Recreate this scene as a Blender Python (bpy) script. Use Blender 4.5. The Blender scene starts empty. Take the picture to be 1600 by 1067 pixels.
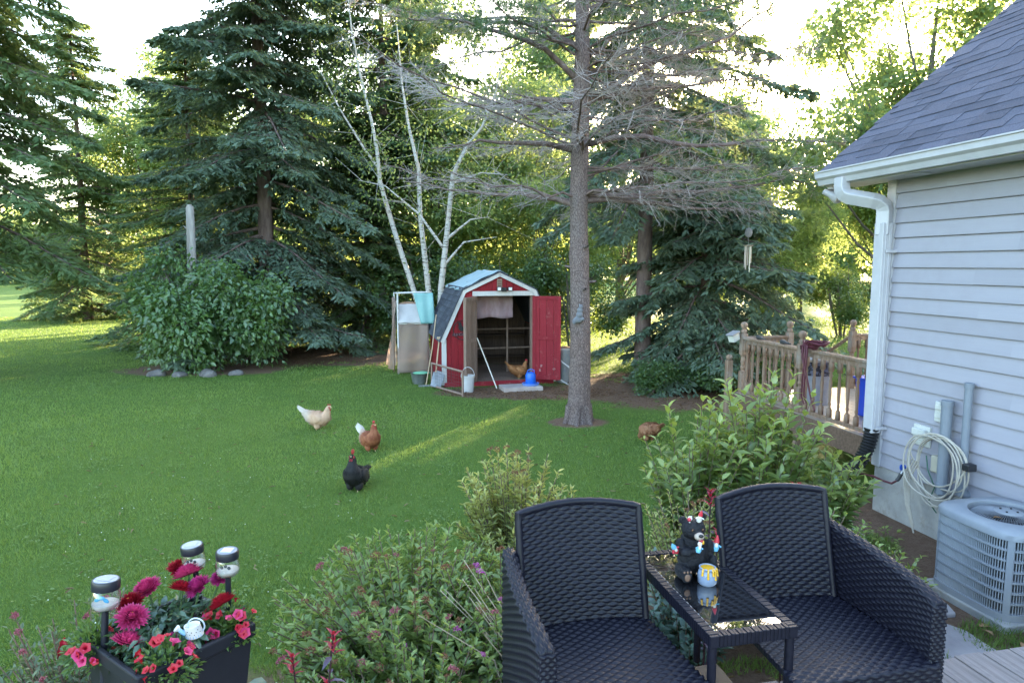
import bpy, bmesh, math, random
import numpy as np
from mathutils import Vector, Matrix, Euler

R = math.radians
random.seed(11)
RG = np.random.default_rng(11)
scene = bpy.context.scene
COL = scene.collection

# ------------------------------------------------------------------ camera
cam_data = bpy.data.cameras.new('camera')
cam_data.sensor_width = 36.0
cam_data.lens = 24.0
cam_data.clip_start = 0.05
cam_data.clip_end = 1500.0
cam = bpy.data.objects.new('camera', cam_data)
cam.location = (0, 0, 2.6)
cam.rotation_euler = (R(90 - 6.4), 0, 0)
COL.objects.link(cam)
scene.camera = cam

# ------------------------------------------------------------------ sky and sun
SUN_AZ, SUN_EL = 26.0, 9.6          # degrees clockwise from +Y, degrees above the horizon
world = bpy.data.worlds.new('World')
scene.world = world
world.use_nodes = True
wn = world.node_tree
bg = wn.nodes['Background']
sky = wn.nodes.new('ShaderNodeTexSky')
sky.sky_type = 'NISHITA'
sky.sun_disc = False
sky.sun_elevation = R(SUN_EL)
sky.sun_rotation = R(SUN_AZ)
sky.air_density = 1.0
sky.dust_density = 2.6
sky.ozone_density = 1.2
bg.inputs['Strength'].default_value = 0.15
wn.links.new(sky.outputs[0], bg.inputs['Color'])

sun_data = bpy.data.lights.new('sun', 'SUN')
sun_data.energy = 4.2
sun_data.angle = R(0.55)
sun_data.color = (1.0, 0.80, 0.52)
sun = bpy.data.objects.new('sun', sun_data)
sd = Vector((math.sin(R(SUN_AZ)) * math.cos(R(SUN_EL)), math.cos(R(SUN_AZ)) * math.cos(R(SUN_EL)), math.sin(R(SUN_EL))))
sun.rotation_euler = sd.to_track_quat('Z', 'Y').to_euler()
sun.location = sd * 60
COL.objects.link(sun)

vs = scene.view_settings
vs.view_transform = 'Standard'
vs.look = 'None'
vs.exposure = 3.8
vs.gamma = 1.0
scene.render.engine = 'CYCLES'
scene.cycles.use_denoising = True
scene.cycles.max_bounces = 7
scene.cycles.transparent_max_bounces = 12
scene.cycles.sample_clamp_indirect = 8.0
scene.cycles.caustics_reflective = False
scene.cycles.caustics_refractive = False

# ------------------------------------------------------------------ materials
MATS = {}
def newmat(name):
    m = bpy.data.materials.new(name)
    m.use_nodes = True
    nt = m.node_tree
    return m, nt, nt.nodes['Principled BSDF'], nt.nodes['Material Output']

def lk(nt, a, b): nt.links.new(a, b)

def mix_rgb(nt, fac, a, b, blend='MIX'):
    n = nt.nodes.new('ShaderNodeMix'); n.data_type = 'RGBA'; n.blend_type = blend
    def put(sock, v):
        if hasattr(v, 'is_linked') or hasattr(v, 'links'): nt.links.new(v, sock)
        elif isinstance(v, (int, float)): sock.default_value = v
        else: sock.default_value = (*v, 1) if len(v) == 3 else v
    put(n.inputs[0], fac); put(n.inputs[6], a); put(n.inputs[7], b)
    return n.outputs[2]

def noise(nt, scale, detail=4, rough=0.6, stretch=None, coord='Object'):
    tc = nt.nodes.new('ShaderNodeTexCoord')
    mp = nt.nodes.new('ShaderNodeMapping')
    if stretch: mp.inputs['Scale'].default_value = stretch
    n = nt.nodes.new('ShaderNodeTexNoise')
    n.inputs['Scale'].default_value = scale
    n.inputs['Detail'].default_value = detail
    n.inputs['Roughness'].default_value = rough
    lk(nt, tc.outputs[coord], mp.inputs[0]); lk(nt, mp.outputs[0], n.inputs['Vector'])
    return n

def ramp(nt, src, lo, hi, smooth=False):
    r = nt.nodes.new('ShaderNodeMapRange')
    r.inputs[1].default_value = lo; r.inputs[2].default_value = hi
    if smooth: r.interpolation_type = 'SMOOTHSTEP'
    lk(nt, src, r.inputs[0])
    return r.outputs[0]

def mat(name, col, col2=None, scale=6, rough=0.6, stretch=None, bump=0.0, bscale=None, metal=0.0, spec=0.4, lo=0.35, hi=0.65, wear=None, wscale=3, wlo=0.58, whi=0.68, vary=0.0, coord='Object'):
    """plain surface: two colours through noise, optional worn patches, bump, per-object variation"""
    if name in MATS: return MATS[name]
    m, nt, b, out = newmat(name)
    b.inputs['Roughness'].default_value = rough
    b.inputs['Metallic'].default_value = metal
    b.inputs['Specular IOR Level'].default_value = spec
    c = None
    if col2 is not None:
        n = noise(nt, scale, 5, 0.65, stretch, coord)
        c = mix_rgb(nt, ramp(nt, n.outputs[0], lo, hi), col, col2)
    if wear is not None:
        w = noise(nt, wscale, 6, 0.7, None, coord)
        c = mix_rgb(nt, ramp(nt, w.outputs[0], wlo, whi), c if c is not None else col, wear)
    if vary:
        oi = nt.nodes.new('ShaderNodeObjectInfo')
        f = ramp(nt, oi.outputs['Random'], 0, 1)
        hs = nt.nodes.new('ShaderNodeHueSaturation')
        mr = nt.nodes.new('ShaderNodeMapRange'); mr.inputs[3].default_value = 1 - vary; mr.inputs[4].default_value = 1 + vary
        lk(nt, oi.outputs['Random'], mr.inputs[0]); lk(nt, mr.outputs[0], hs.inputs['Value'])
        if c is not None: lk(nt, c, hs.inputs['Color'])
        else: hs.inputs['Color'].default_value = (*col, 1)
        c = hs.outputs[0]
    if c is None: b.inputs['Base Color'].default_value = (*col, 1)
    else: lk(nt, c, b.inputs['Base Color'])
    if bump:
        n = noise(nt, bscale or scale * 4, 6, 0.7, stretch, coord)
        bn = nt.nodes.new('ShaderNodeBump'); bn.inputs['Strength'].default_value = bump; bn.inputs['Distance'].default_value = 0.02
        lk(nt, n.outputs[0], bn.inputs['Height']); lk(nt, bn.outputs[0], b.inputs['Normal'])
    MATS[name] = m
    return m

def leafmat(name, dark, light, glow, trans=0.42, gloss=0.05, rough=0.45):
    """foliage: per-face tint, diffuse mixed with translucency so that back-lit leaves glow"""
    if name in MATS: return MATS[name]
    m, nt, b, out = newmat(name)
    nt.nodes.remove(b)
    at = nt.nodes.new('ShaderNodeAttribute'); at.attribute_name = 'tint'
    c = mix_rgb(nt, at.outputs['Fac'], dark, light)
    g = mix_rgb(nt, at.outputs['Fac'], [x * 0.7 for x in glow], glow)
    d = nt.nodes.new('ShaderNodeBsdfDiffuse'); lk(nt, c, d.inputs[0])
    t = nt.nodes.new('ShaderNodeBsdfTranslucent'); lk(nt, g, t.inputs[0])
    mx = nt.nodes.new('ShaderNodeMixShader'); mx.inputs[0].default_value = trans
    lk(nt, d.outputs[0], mx.inputs[1]); lk(nt, t.outputs[0], mx.inputs[2])
    gl = nt.nodes.new('ShaderNodeBsdfGlossy'); gl.inputs['Roughness'].default_value = rough
    gl.inputs[0].default_value = (0.8, 0.85, 0.9, 1)
    m2 = nt.nodes.new('ShaderNodeMixShader'); m2.inputs[0].default_value = gloss
    lk(nt, mx.outputs[0], m2.inputs[1]); lk(nt, gl.outputs[0], m2.inputs[2])
    lk(nt, m2.outputs[0], out.inputs['Surface'])
    MATS[name] = m
    return m

# ------------------------------------------------------------------ mesh helpers
def link(o, parent=None):
    COL.objects.link(o)
    if parent is not None: o.parent = parent
    return o

def tag(o, label=None, cat=None, group=None, kind=None):
    if label: o['label'] = label
    if cat: o['category'] = cat
    if group: o['group'] = group
    if kind: o['kind'] = kind
    return o

def thing(name, label, cat, loc=(0, 0, 0), rz=0.0, group=None):
    o = bpy.data.objects.new(name, None)
    o.empty_display_size = 0.1
    o.location = loc; o.rotation_euler = (0, 0, rz)
    COL.objects.link(o)
    return tag(o, label, cat, group)

class MB:
    def __init__(s): s.v = []; s.f = []
    def add(s, vs_, fs_):
        k = len(s.v); s.v += [tuple(p) for p in vs_]; s.f += [[i + k for i in q] for q in fs_]; return s
    def box(s, x0, x1, y0, y1, z0, z1, M=None):
        p = [(x0, y0, z0), (x1, y0, z0), (x1, y1, z0), (x0, y1, z0), (x0, y0, z1), (x1, y0, z1), (x1, y1, z1), (x0, y1, z1)]
        if M is not None: p = [M @ Vector(q) for q in p]
        return s.add(p, [(0, 3, 2, 1), (4, 5, 6, 7), (0, 1, 5, 4), (1, 2, 6, 5), (2, 3, 7, 6), (3, 0, 4, 7)])
    def tube(s, pts, rad, n=8, squash=None, cap=True, up=(0, 0, 1), rot0=0.0):
        pts = [Vector(p) for p in pts]
        if isinstance(rad, (int, float)): rad = [rad] * len(pts)
        vs_ = []; fs_ = []
        nrm = None
        for i, p in enumerate(pts):
            a = pts[max(0, i - 1)]; b = pts[min(len(pts) - 1, i + 1)]
            t = (b - a).normalized()
            if nrm is None:
                u = Vector(up)
                if abs(t.dot(u)) > 0.95: u = Vector((1, 0, 0)) if abs(t.x) < 0.9 else Vector((0, 1, 0))
                nrm = (u - t * t.dot(u)).normalized()
            else:
                nrm = (nrm - t * t.dot(nrm))
                nrm = nrm.normalized() if nrm.length > 1e-6 else Vector((0, 0, 1))
            bi = t.cross(nrm)
            r = rad[i]
            ra, rb = (r if isinstance(r, tuple) else (r, r * (squash or 1)))
            for k in range(n):
                an = 2 * math.pi * k / n + rot0
                vs_.append(p + nrm * (ra * math.cos(an)) + bi * (rb * math.sin(an)))
        m = len(pts)
        for i in range(m - 1):
            for k in range(n):
                k2 = (k + 1) % n
                fs_.append((i * n + k, i * n + k2, (i + 1) * n + k2, (i + 1) * n + k))
        if cap:
            fs_.append(tuple(range(n - 1, -1, -1))); fs_.append(tuple((m - 1) * n + k for k in range(n)))
        return s.add(vs_, fs_)
    def lathe(s, prof, n=24, c=(0, 0, 0), M=None, sx=1, sy=1):
        vs_ = []; fs_ = []
        for r, z in prof:
            for k in range(n):
                a = 2 * math.pi * k / n
                vs_.append(Vector((c[0] + sx * r * math.cos(a), c[1] + sy * r * math.sin(a), c[2] + z)))
        if M is not None: vs_ = [M @ q for q in vs_]
        for i in range(len(prof) - 1):
            for k in range(n):
                k2 = (k + 1) % n
                fs_.append((i * n + k, i * n + k2, (i + 1) * n + k2, (i + 1) * n + k))
        fs_.append(tuple(range(n - 1, -1, -1))); fs_.append(tuple((len(prof) - 1) * n + k for k in range(n)))
        return s.add(vs_, fs_)
    def ball(s, c, r, n=12, m=8, M=None):
        rx, ry, rz = r if isinstance(r, tuple) else (r, r, r)
        vs_ = []; fs_ = []
        for i in range(1, m):
            ph = math.pi * i / m
            for k in range(n):
                a = 2 * math.pi * k / n
                vs_.append(Vector((rx * math.sin(ph) * math.cos(a), ry * math.sin(ph) * math.sin(a), -rz * math.cos(ph))))
        vs_.append(Vector((0, 0, -rz))); vs_.append(Vector((0, 0, rz)))
        for i in range(m - 2):
            for k in range(n):
                k2 = (k + 1) % n
                fs_.append((i * n + k, i * n + k2, (i + 1) * n + k2, (i + 1) * n + k))
        b, t = len(vs_) - 2, len(vs_) - 1
        for k in range(n):
            k2 = (k + 1) % n
            fs_.append((b, k2, k)); fs_.append((t, (m - 2) * n + k, (m - 2) * n + k2))
        if M is not None: vs_ = [M @ q for q in vs_]
        return s.add([q + Vector(c) for q in vs_], fs_)
    def prism(s, poly, y0, y1, M=None):
        """closed polygon in x,z extruded along y"""
        n = len(poly)
        vs_ = [Vector((x, y0, z)) for x, z in poly] + [Vector((x, y1, z)) for x, z in poly]
        if M is not None: vs_ = [M @ q for q in vs_]
        fs_ = [tuple(range(n)), tuple(range(2 * n - 1, n - 1, -1))]
        for i in range(n):
            j = (i + 1) % n
            fs_.append((i, i + n, j + n, j))
        return s.add(vs_, fs_)
    def mesh(s, name, m=None, smooth=False):
        me = bpy.data.meshes.new(name)
        me.from_pydata([tuple(q) for q in s.v], [], s.f)
        if m: me.materials.append(m)
        if smooth: me.polygons.foreach_set('use_smooth', [True] * len(me.polygons))
        me.update()
        return me
    def build(s, name, m, parent=None, smooth=False, bevel=0.0, loc=None, rot=None, seg=2):
        o = bpy.data.objects.new(name, s.mesh(name, m, smooth))
        link(o, parent)
        if loc: o.location = loc
        if rot: o.rotation_euler = rot
        if bevel:
            md = o.modifiers.new('bevel', 'BEVEL'); md.width = bevel; md.segments = seg; md.limit_method = 'ANGLE'; md.angle_limit = R(40)
        if smooth:
            try: o.data.set_sharp_from_angle(angle=R(45))
            except Exception: pass
        return o

def copy_of(o, parent, loc=None, rot=None, scale=None, name=None):
    c = o.copy(); link(c, parent)
    if name: c.name = name
    if loc is not None: c.location = loc
    if rot is not None: c.rotation_euler = rot
    if scale is not None: c.scale = scale if hasattr(scale, '__len__') else (scale,) * 3
    return c

def inst(me, name, parent, loc=(0, 0, 0), rot=(0, 0, 0), scale=1.0):
    o = bpy.data.objects.new(name, me); link(o, parent)
    o.location = loc; o.rotation_euler = rot; o.scale = scale if hasattr(scale, '__len__') else (scale,) * 3
    return o

def copy_tree(root, loc, rz=0.0, scale=1.0, label=None):
    c = root.copy(); COL.objects.link(c); c.location = loc; c.rotation_euler = (0, 0, rz)
    c.scale = scale if hasattr(scale, '__len__') else (scale,) * 3
    if label: c['label'] = label
    for ch in list(root.children):
        k = ch.copy(); COL.objects.link(k); k.parent = c
        for g in list(ch.children):
            q = g.copy(); COL.objects.link(q); q.parent = k
    return c

def npmesh(name, V, F, m, tint=None, smooth=False):
    """V (n,3), F (k,3 or 4) -> mesh data, with a face float attribute 'tint'"""
    V = np.ascontiguousarray(V, dtype=np.float32); F = np.ascontiguousarray(F, dtype=np.int32)
    me = bpy.data.meshes.new(name)
    k = F.shape[1]
    me.vertices.add(len(V)); me.vertices.foreach_set('co', V.ravel())
    me.loops.add(F.size); me.loops.foreach_set('vertex_index', F.ravel())
    me.polygons.add(len(F))
    me.polygons.foreach_set('loop_start', np.arange(0, F.size, k, dtype=np.int32))
    if smooth: me.polygons.foreach_set('use_smooth', np.ones(len(F), dtype=bool))
    if m: me.materials.append(m)
    me.update(calc_edges=True)
    if tint is not None:
        a = me.attributes.new('tint', 'FLOAT', 'FACE')
        a.data.foreach_set('value', np.ascontiguousarray(tint, dtype=np.float32))
    return me

# leaf templates: (along, side, up)
DIAMOND = (np.array([(0, 0, 0), (.45, -.5, 0), (1, 0, 0), (.45, .5, 0)], float), np.array([(0, 1, 2, 3)]))
FOLD = (np.array([(0, 0, 0), (1, 0, -.14), (.28, .44, .12), (.68, .36, .04), (.28, -.44, .12), (.68, -.36, .04)], float), np.array([(0, 1, 3, 2), (1, 0, 4, 5)]))
BIGLEAF = (np.array([(0, 0, 0), (.3, 0, .02), (.65, 0, -.06), (1, 0, -.26), (.3, .46, .1), (.65, .36, .0), (.3, -.46, .1), (.65, -.36, .0)], float),
           np.array([(0, 1, 4), (1, 2, 5), (1, 5, 4), (2, 3, 5), (0, 6, 1), (1, 7, 2), (1, 6, 7), (2, 7, 3)]))
PETAL = (np.array([(0, 0, 0), (.3, 0, -.03), (.65, 0, -.02), (1, 0, .06), (.3, .46, .05), (.68, .42, .06), (.3, -.46, .05), (.68, -.42, .06)], float), BIGLEAF[1])
BLADE = (np.array([(0, -.5, 0), (0, .5, 0), (1, 0, 0)], float), np.array([(0, 1, 2)]))

def unit(a): return a / np.maximum(np.linalg.norm(a, axis=1, keepdims=True), 1e-9)

def leaves(P, Dv, N, L, W, tpl=DIAMOND, tint=None):
    P = np.asarray(P, float); n = len(P)
    Dv = unit(np.asarray(Dv, float)); S = unit(np.cross(N, Dv)); U = np.cross(Dv, S)
    L = np.broadcast_to(np.asarray(L, float), (n,)); W = np.broadcast_to(np.asarray(W, float), (n,))
    T, F = tpl
    V = (P[:, None, :] + T[None, :, 0, None] * (Dv * L[:, None])[:, None, :] + T[None, :, 1, None] * (S * W[:, None])[:, None, :] + T[None, :, 2, None] * (U * L[:, None])[:, None, :])
    k = len(T)
    FF = F[None] + (np.arange(n) * k)[:, None, None]
    if tint is None: tint = RG.random(n)
    return V.reshape(-1, 3), FF.reshape(-1, F.shape[1]), np.repeat(tint, len(F))

def cat_leaves(parts):
    Vs = []; Fs = []; Ts = []; k = 0
    for V, F, T in parts:
        Vs.append(V); Fs.append(F + k); Ts.append(T); k += len(V)
    return np.concatenate(Vs), np.concatenate(Fs), np.concatenate(Ts)

def sticks(A, B, r0, r1, sag=0.0, n=3):
    """thin two-segment twigs from A to B, vectorised"""
    A = np.asarray(A, float); B = np.asarray(B, float); k = len(A)
    Mid = (A + B) / 2; Mid[:, 2] += sag
    d = unit(B - A); ref = np.tile([0.3, 0.2, 1.0], (k, 1)); u = unit(np.cross(d, ref)); w = np.cross(d, u)
    r0 = np.broadcast_to(np.asarray(r0, float), (k,)); r1 = np.broadcast_to(np.asarray(r1, float), (k,))
    rings = []
    for C, r in ((A, r0), (Mid, (r0 + r1) / 2), (B, r1)):
        for j in range(n):
            a = 2 * math.pi * j / n
            rings.append(C + (u * math.cos(a) + w * math.sin(a)) * r[:, None])
    V = np.stack(rings, 1)
    F = []
    for i in range(2):
        for j in range(n):
            F.append((i * n + j, i * n + (j + 1) % n, (i + 1) * n + (j + 1) % n, (i + 1) * n + j))
    F = np.array(F)[None] + (np.arange(k) * 3 * n)[:, None, None]
    return V.reshape(-1, 3), F.reshape(-1, 4)

def tubes_np(mb):
    """quads of an MB (caps dropped) as arrays"""
    return np.array([tuple(q) for q in mb.v]), np.array([q for q in mb.f if len(q) == 4])

def cat_vf(parts):
    Vs = []; Fs = []; k = 0
    for V, F in parts:
        if len(V) == 0: continue
        Vs.append(V); Fs.append(F + k); k += len(V)
    return np.concatenate(Vs), np.concatenate(Fs)
# ------------------------------------------------------------------ ground
SOIL = [(3.5, 14.3, 2.7, 2.3), (0.35, 13.75, 1.9, 0.75), (-5.2, 19.6, 3.6, 2.2), (-7.7, 16.9, 2.1, 1.1),
        (0.3, 3.3, 3.3, 1.15), (2.1, 5.1, 1.7, 1.1), (3.6, 6.0, 0.9, 1.9), (1.1, 11.15, 0.5, 0.42), (3.0, 3.9, 1.6, 0.9), (5.6, 13.0, 2.2, 1.6)]
def soil_np(x, y):
    d = np.full(x.shape, 9.0)
    for cx, cy, rx, ry in SOIL:
        d = np.minimum(d, ((x - cx) / rx) ** 2 + ((y - cy) / ry) ** 2)
    return d

def ground_material():
    m, nt, b, out = newmat('lawn_ground')
    ge = nt.nodes.new('ShaderNodeNewGeometry')
    sx = nt.nodes.new('ShaderNodeSeparateXYZ'); lk(nt, ge.outputs['Position'], sx.inputs[0])
    def mth(op, a, bb=None):
        n = nt.nodes.new('ShaderNodeMath'); n.operation = op
        for i, v in enumerate((a, bb)):
            if v is None: continue
            if isinstance(v, (int, float)): n.inputs[i].default_value = v
            else: lk(nt, v, n.inputs[i])
        return n.outputs[0]
    cur = None
    for cx, cy, rx, ry in SOIL:
        ex = mth('POWER', mth('ABSOLUTE', mth('DIVIDE', mth('SUBTRACT', sx.outputs[0], cx), rx)), 2)
        ey = mth('POWER', mth('ABSOLUTE', mth('DIVIDE', mth('SUBTRACT', sx.outputs[1], cy), ry)), 2)
        e = mth('ADD', ex, ey)
        cur = e if cur is None else mth('MINIMUM', cur, e)
    n1 = noise(nt, 1.6, 6, 0.7); n2 = noise(nt, 0.35, 4, 0.6); n3 = noise(nt, 40, 5, 0.8)
    e = mth('ADD', cur, mth('MULTIPLY', mth('SUBTRACT', n1.outputs[0], 0.5), 1.6))
    isgrass = ramp(nt, e, 0.75, 1.1)
    g = mix_rgb(nt, ramp(nt, n2.outputs[0], 0.35, 0.65), (0.082, 0.138, 0.026), (0.125, 0.178, 0.036))
    g = mix_rgb(nt, ramp(nt, n3.outputs[0], 0.35, 0.7), g, (0.055, 0.105, 0.022))
    n4 = noise(nt, 14, 6, 0.75)
    s = mix_rgb(nt, ramp(nt, n4.outputs[0], 0.3, 0.7), (0.13, 0.075, 0.05), (0.21, 0.14, 0.10))
    s = mix_rgb(nt, ramp(nt, n3.outputs[0], 0.5, 0.75), s, (0.06, 0.035, 0.025))
    lk(nt, mix_rgb(nt, isgrass, s, g), b.inputs['Base Color'])
    b.inputs['Roughness'].default_value = 0.95; b.inputs['Specular IOR Level'].default_value = 0.1
    bn = nt.nodes.new('ShaderNodeBump'); bn.inputs['Strength'].default_value = 0.7; bn.inputs['Distance'].default_value = 0.03
    lk(nt, n3.outputs[0], bn.inputs['Height']); lk(nt, bn.outputs[0], b.inputs['Normal'])
    return m

mb = MB()
gx = [-500, -60, -30, -15, -5, 5, 15, 30, 60, 500]
gy = [-200, -20, 0, 8, 16, 24, 40, 80, 160, 700]
for j in gy:
    for i in gx: mb.v.append((i, j, 0.0))
for j in range(9):
    for i in range(9): mb.f.append([j * 10 + i, j * 10 + i + 1, (j + 1) * 10 + i + 1, (j + 1) * 10 + i])
lawn = mb.build('lawn', ground_material())
tag(lawn, 'green mown lawn with bare brown soil near the red shed', 'lawn', kind='structure')

# mown grass blades, thinning out with distance
def vnoise(x, y, s, seed):
    g = np.random.default_rng(seed).random((64, 64))
    u = x / s; v = y / s
    i = np.floor(u).astype(int); j = np.floor(v).astype(int); fu = u - i; fv = v - j
    fu = fu * fu * (3 - 2 * fu); fv = fv * fv * (3 - 2 * fv)
    q = lambda a, b_: g[a % 64, b_ % 64]
    return (q(i, j) * (1 - fu) + q(i + 1, j) * fu) * (1 - fv) + (q(i, j + 1) * (1 - fu) + q(i + 1, j + 1) * fu) * fv
def grass():
    n = 520000
    y = 2.6 * (34 / 2.6) ** RG.random(n)
    x = (RG.random(n) * 2 - 1) * (0.80 * y + 1.0)
    d = soil_np(x, y) + (vnoise(x, y, 0.5, 3) - 0.5) * 1.0 + (vnoise(x, y, 0.13, 4) - 0.5) * 0.9
    # back deck, house and front deck stand on bare ground
    th = R(11.9)
    lx = (x - 3.864) * math.cos(th) + (y - 7.078) * math.sin(th); ly = -(x - 3.864) * math.sin(th) + (y - 7.078) * math.cos(th)
    keep = (d > 0.95) & ~((lx > -0.1) & (ly < 0.05)) & ~((lx > 0.4) & (ly < 3.5)) & (y > 2.6 + 0.21 * x)
    x, y = x[keep], y[keep]; n = len(x)
    patch = vnoise(x, y, 2.3, 5) * 0.45 + vnoise(x, y, 0.55, 6) * 0.35 + vnoise(x, y, 0.16, 9) * 0.2
    patch = np.clip((patch - 0.5) * 1.9 + 0.45, 0, 1)
    h = (0.024 + 0.03 * patch) * (0.7 + 0.6 * RG.random(n)) * (1 + 0.012 * y)
    lean = RG.normal(0, 0.5, (n, 3)); lean[:, 2] = 1.0
    N = RG.normal(0, 1, (n, 3)); N[:, 2] = 0.15
    P = np.stack([x, y, np.full(n, -0.002)], 1)
    W = (0.0032 + 0.0007 * y) * (0.7 + 0.6 * RG.random(n))
    tint = np.clip(0.62 * patch + 0.38 * RG.random(n) - 0.04, 0, 1)
    tint = np.where(RG.random(n) < 0.02, 1.0, tint)
    V, F, T = leaves(P, lean, N, h, W, BLADE, tint)
    return npmesh('grass', V, F, leafmat('grass_blade', (0.084, 0.165, 0.030), (0.205, 0.290, 0.064), (0.24, 0.33, 0.05), 0.35, 0.03, 0.5), T)
o = link(bpy.data.objects.new('grass', grass()))
tag(o, 'short mown grass blades covering the lawn', 'grass', kind='stuff')

# clover heads and crumbs in the lawn
nl = 150
yy = 3.6 * (9 / 3.6) ** RG.random(nl); xx = -yy * RG.uniform(0.05, 0.75, nl)
V, F, T = leaves(np.stack([xx, yy, np.full(nl, 0.035)], 1), RG.normal(0, 1, (nl, 3)), np.tile([0, 0, 1.0], (nl, 1)) + RG.normal(0, .3, (nl, 3)), 0.012, 0.011, DIAMOND)
o = link(bpy.data.objects.new('clover_blossom', npmesh('clover_blossom', V, F, mat('clover', (0.7, 0.7, 0.62), rough=0.8))))
tag(o, 'tiny white clover blossoms scattered in the lawn', 'clover', kind='stuff')

# broad-leaved weeds and clover in patches
g = np.random.default_rng(91); nc = 260
cy_ = 3.2 * (16 / 3.2) ** g.random(nc); cx_ = -0.75 * cy_ + 1.35 * cy_ * g.random(nc) * .9
nl = 24; xx = np.repeat(cx_, nl) + g.normal(0, .09, nc * nl); yy = np.repeat(cy_, nl) + g.normal(0, .09, nc * nl); a = g.random(nc * nl) * 6.283
ok = (soil_np(xx, yy) > 1.25) & (yy > 3.0 + .21 * xx); xx, yy, a = xx[ok], yy[ok], a[ok]; n_ = len(xx)
V, F, T = leaves(np.stack([xx, yy, g.uniform(.022, .045, n_)], 1), np.stack([np.cos(a), np.sin(a), g.normal(.15, .25, n_)], 1), np.tile([0, 0, 1.0], (n_, 1)) + g.normal(0, .3, (n_, 3)), g.uniform(.018, .040, n_), g.uniform(.012, .024, n_), FOLD)
o = link(bpy.data.objects.new('lawn_weeds', npmesh('lawn_weeds', V, F, leafmat('weed_leaf', (.085, .15, .04), (.18, .25, .08), (.24, .32, .08), .3, .03), T)))
tag(o, 'patches of clover and broad-leaved weeds in the lawn', 'weeds', kind='stuff')
# dry bits and short twigs dropped on the grass
n_ = 420; yy = 4 * (13 / 4) ** g.random(n_); xx = -.7 * yy + 1.2 * yy * g.random(n_); a = g.random(n_) * 6.283
V, F, T = leaves(np.stack([xx, yy, np.full(n_, .035)], 1), np.stack([np.cos(a), np.sin(a), g.normal(0, .2, n_)], 1), np.tile([0, 0, 1.0], (n_, 1)) + g.normal(0, .4, (n_, 3)), g.uniform(.03, .09, n_), g.uniform(.006, .02, n_), FOLD)
o = link(bpy.data.objects.new('fallen_leaves', npmesh('fallen_leaves', V, F, leafmat('fallen', (.14, .10, .05), (.30, .24, .13), (.2, .15, .06), .2, .02), T)))
tag(o, 'scattered dry leaves and twigs on the lawn', 'litter', kind='stuff')

# fallen needles and bark chips on the soil
nl = 16000
k = RG.integers(0, 5, nl); k = np.where(k == 3, 0, np.where(k == 4, 9, k))
E_ = np.array(SOIL)[k]; a = RG.random(nl) * 6.283; rr = np.sqrt(RG.random(nl))
xx = E_[:, 0] + E_[:, 2] * rr * np.cos(a); yy = E_[:, 1] + E_[:, 3] * rr * np.sin(a)
V, F, T = leaves(np.stack([xx, yy, 0.006 + 0.01 * RG.random(nl)], 1), np.stack([np.cos(a * 7), np.sin(a * 7), RG.normal(0, .15, nl)], 1), np.tile([0, 0, 1.0], (nl, 1)) + RG.normal(0, .35, (nl, 3)), RG.uniform(.025, .08, nl), RG.uniform(.008, .026, nl), DIAMOND)
o = link(bpy.data.objects.new('leaf_litter', npmesh('leaf_litter', V, F, leafmat('litter', (0.07, 0.035, 0.022), (0.24, 0.15, 0.09), (0.1, 0.06, 0.03), 0.1, 0.0), T)))
tag(o, 'reddish brown needles and chips littering the bare soil', 'litter', kind='stuff')

# ------------------------------------------------------------------ trees
BARK = mat('spruce_bark', (0.11, 0.075, 0.07), (0.21, 0.155, 0.14), 9, 0.95, (1, 1, 0.25), 0.9, 26, spec=0.1)
BARK_GREY = mat('grey_bark', (0.10, 0.085, 0.075), (0.17, 0.15, 0.13), 8, 0.95, (1, 1, 0.3), 0.7, 25, spec=0.1)
TWIG = mat('dead_twig', (0.27, 0.225, 0.21), (0.42, 0.37, 0.35), 7, 0.9, spec=0.15)
NEEDLE_BLUE = leafmat('needle_blue', (0.060, 0.105, 0.070), (0.165, 0.230, 0.160), (0.25, 0.3, 0.11), 0.33, 0.03)
NEEDLE_GREEN = leafmat('needle_green', (0.062, 0.115, 0.046), (0.150, 0.225, 0.092), (0.28, 0.35, 0.1), 0.35, 0.03)
NEEDLE_PINE = leafmat('needle_pine', (0.030, 0.070, 0.024), (0.10, 0.17, 0.06), (0.20, 0.26, 0.06), 0.3, 0.05)
LEAF_LIME = leafmat('leaf_lime', (0.065, 0.125, 0.026), (0.150, 0.215, 0.045), (0.43, 0.51, 0.15), 0.52, 0.03)
LEAF_MAPLE = leafmat('leaf_maple', (0.055, 0.115, 0.030), (0.125, 0.195, 0.052), (0.36, 0.46, 0.15), 0.50, 0.04)
LEAF_DARK = leafmat('leaf_dark', (0.032, 0.082, 0.024), (0.090, 0.165, 0.042), (0.26, 0.34, 0.05), 0.35, 0.06)
LEAF_VINE = leafmat('leaf_vine', (0.036, 0.092, 0.026), (0.110, 0.205, 0.052), (0.26, 0.38, 0.06), 0.35, 0.06)

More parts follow.
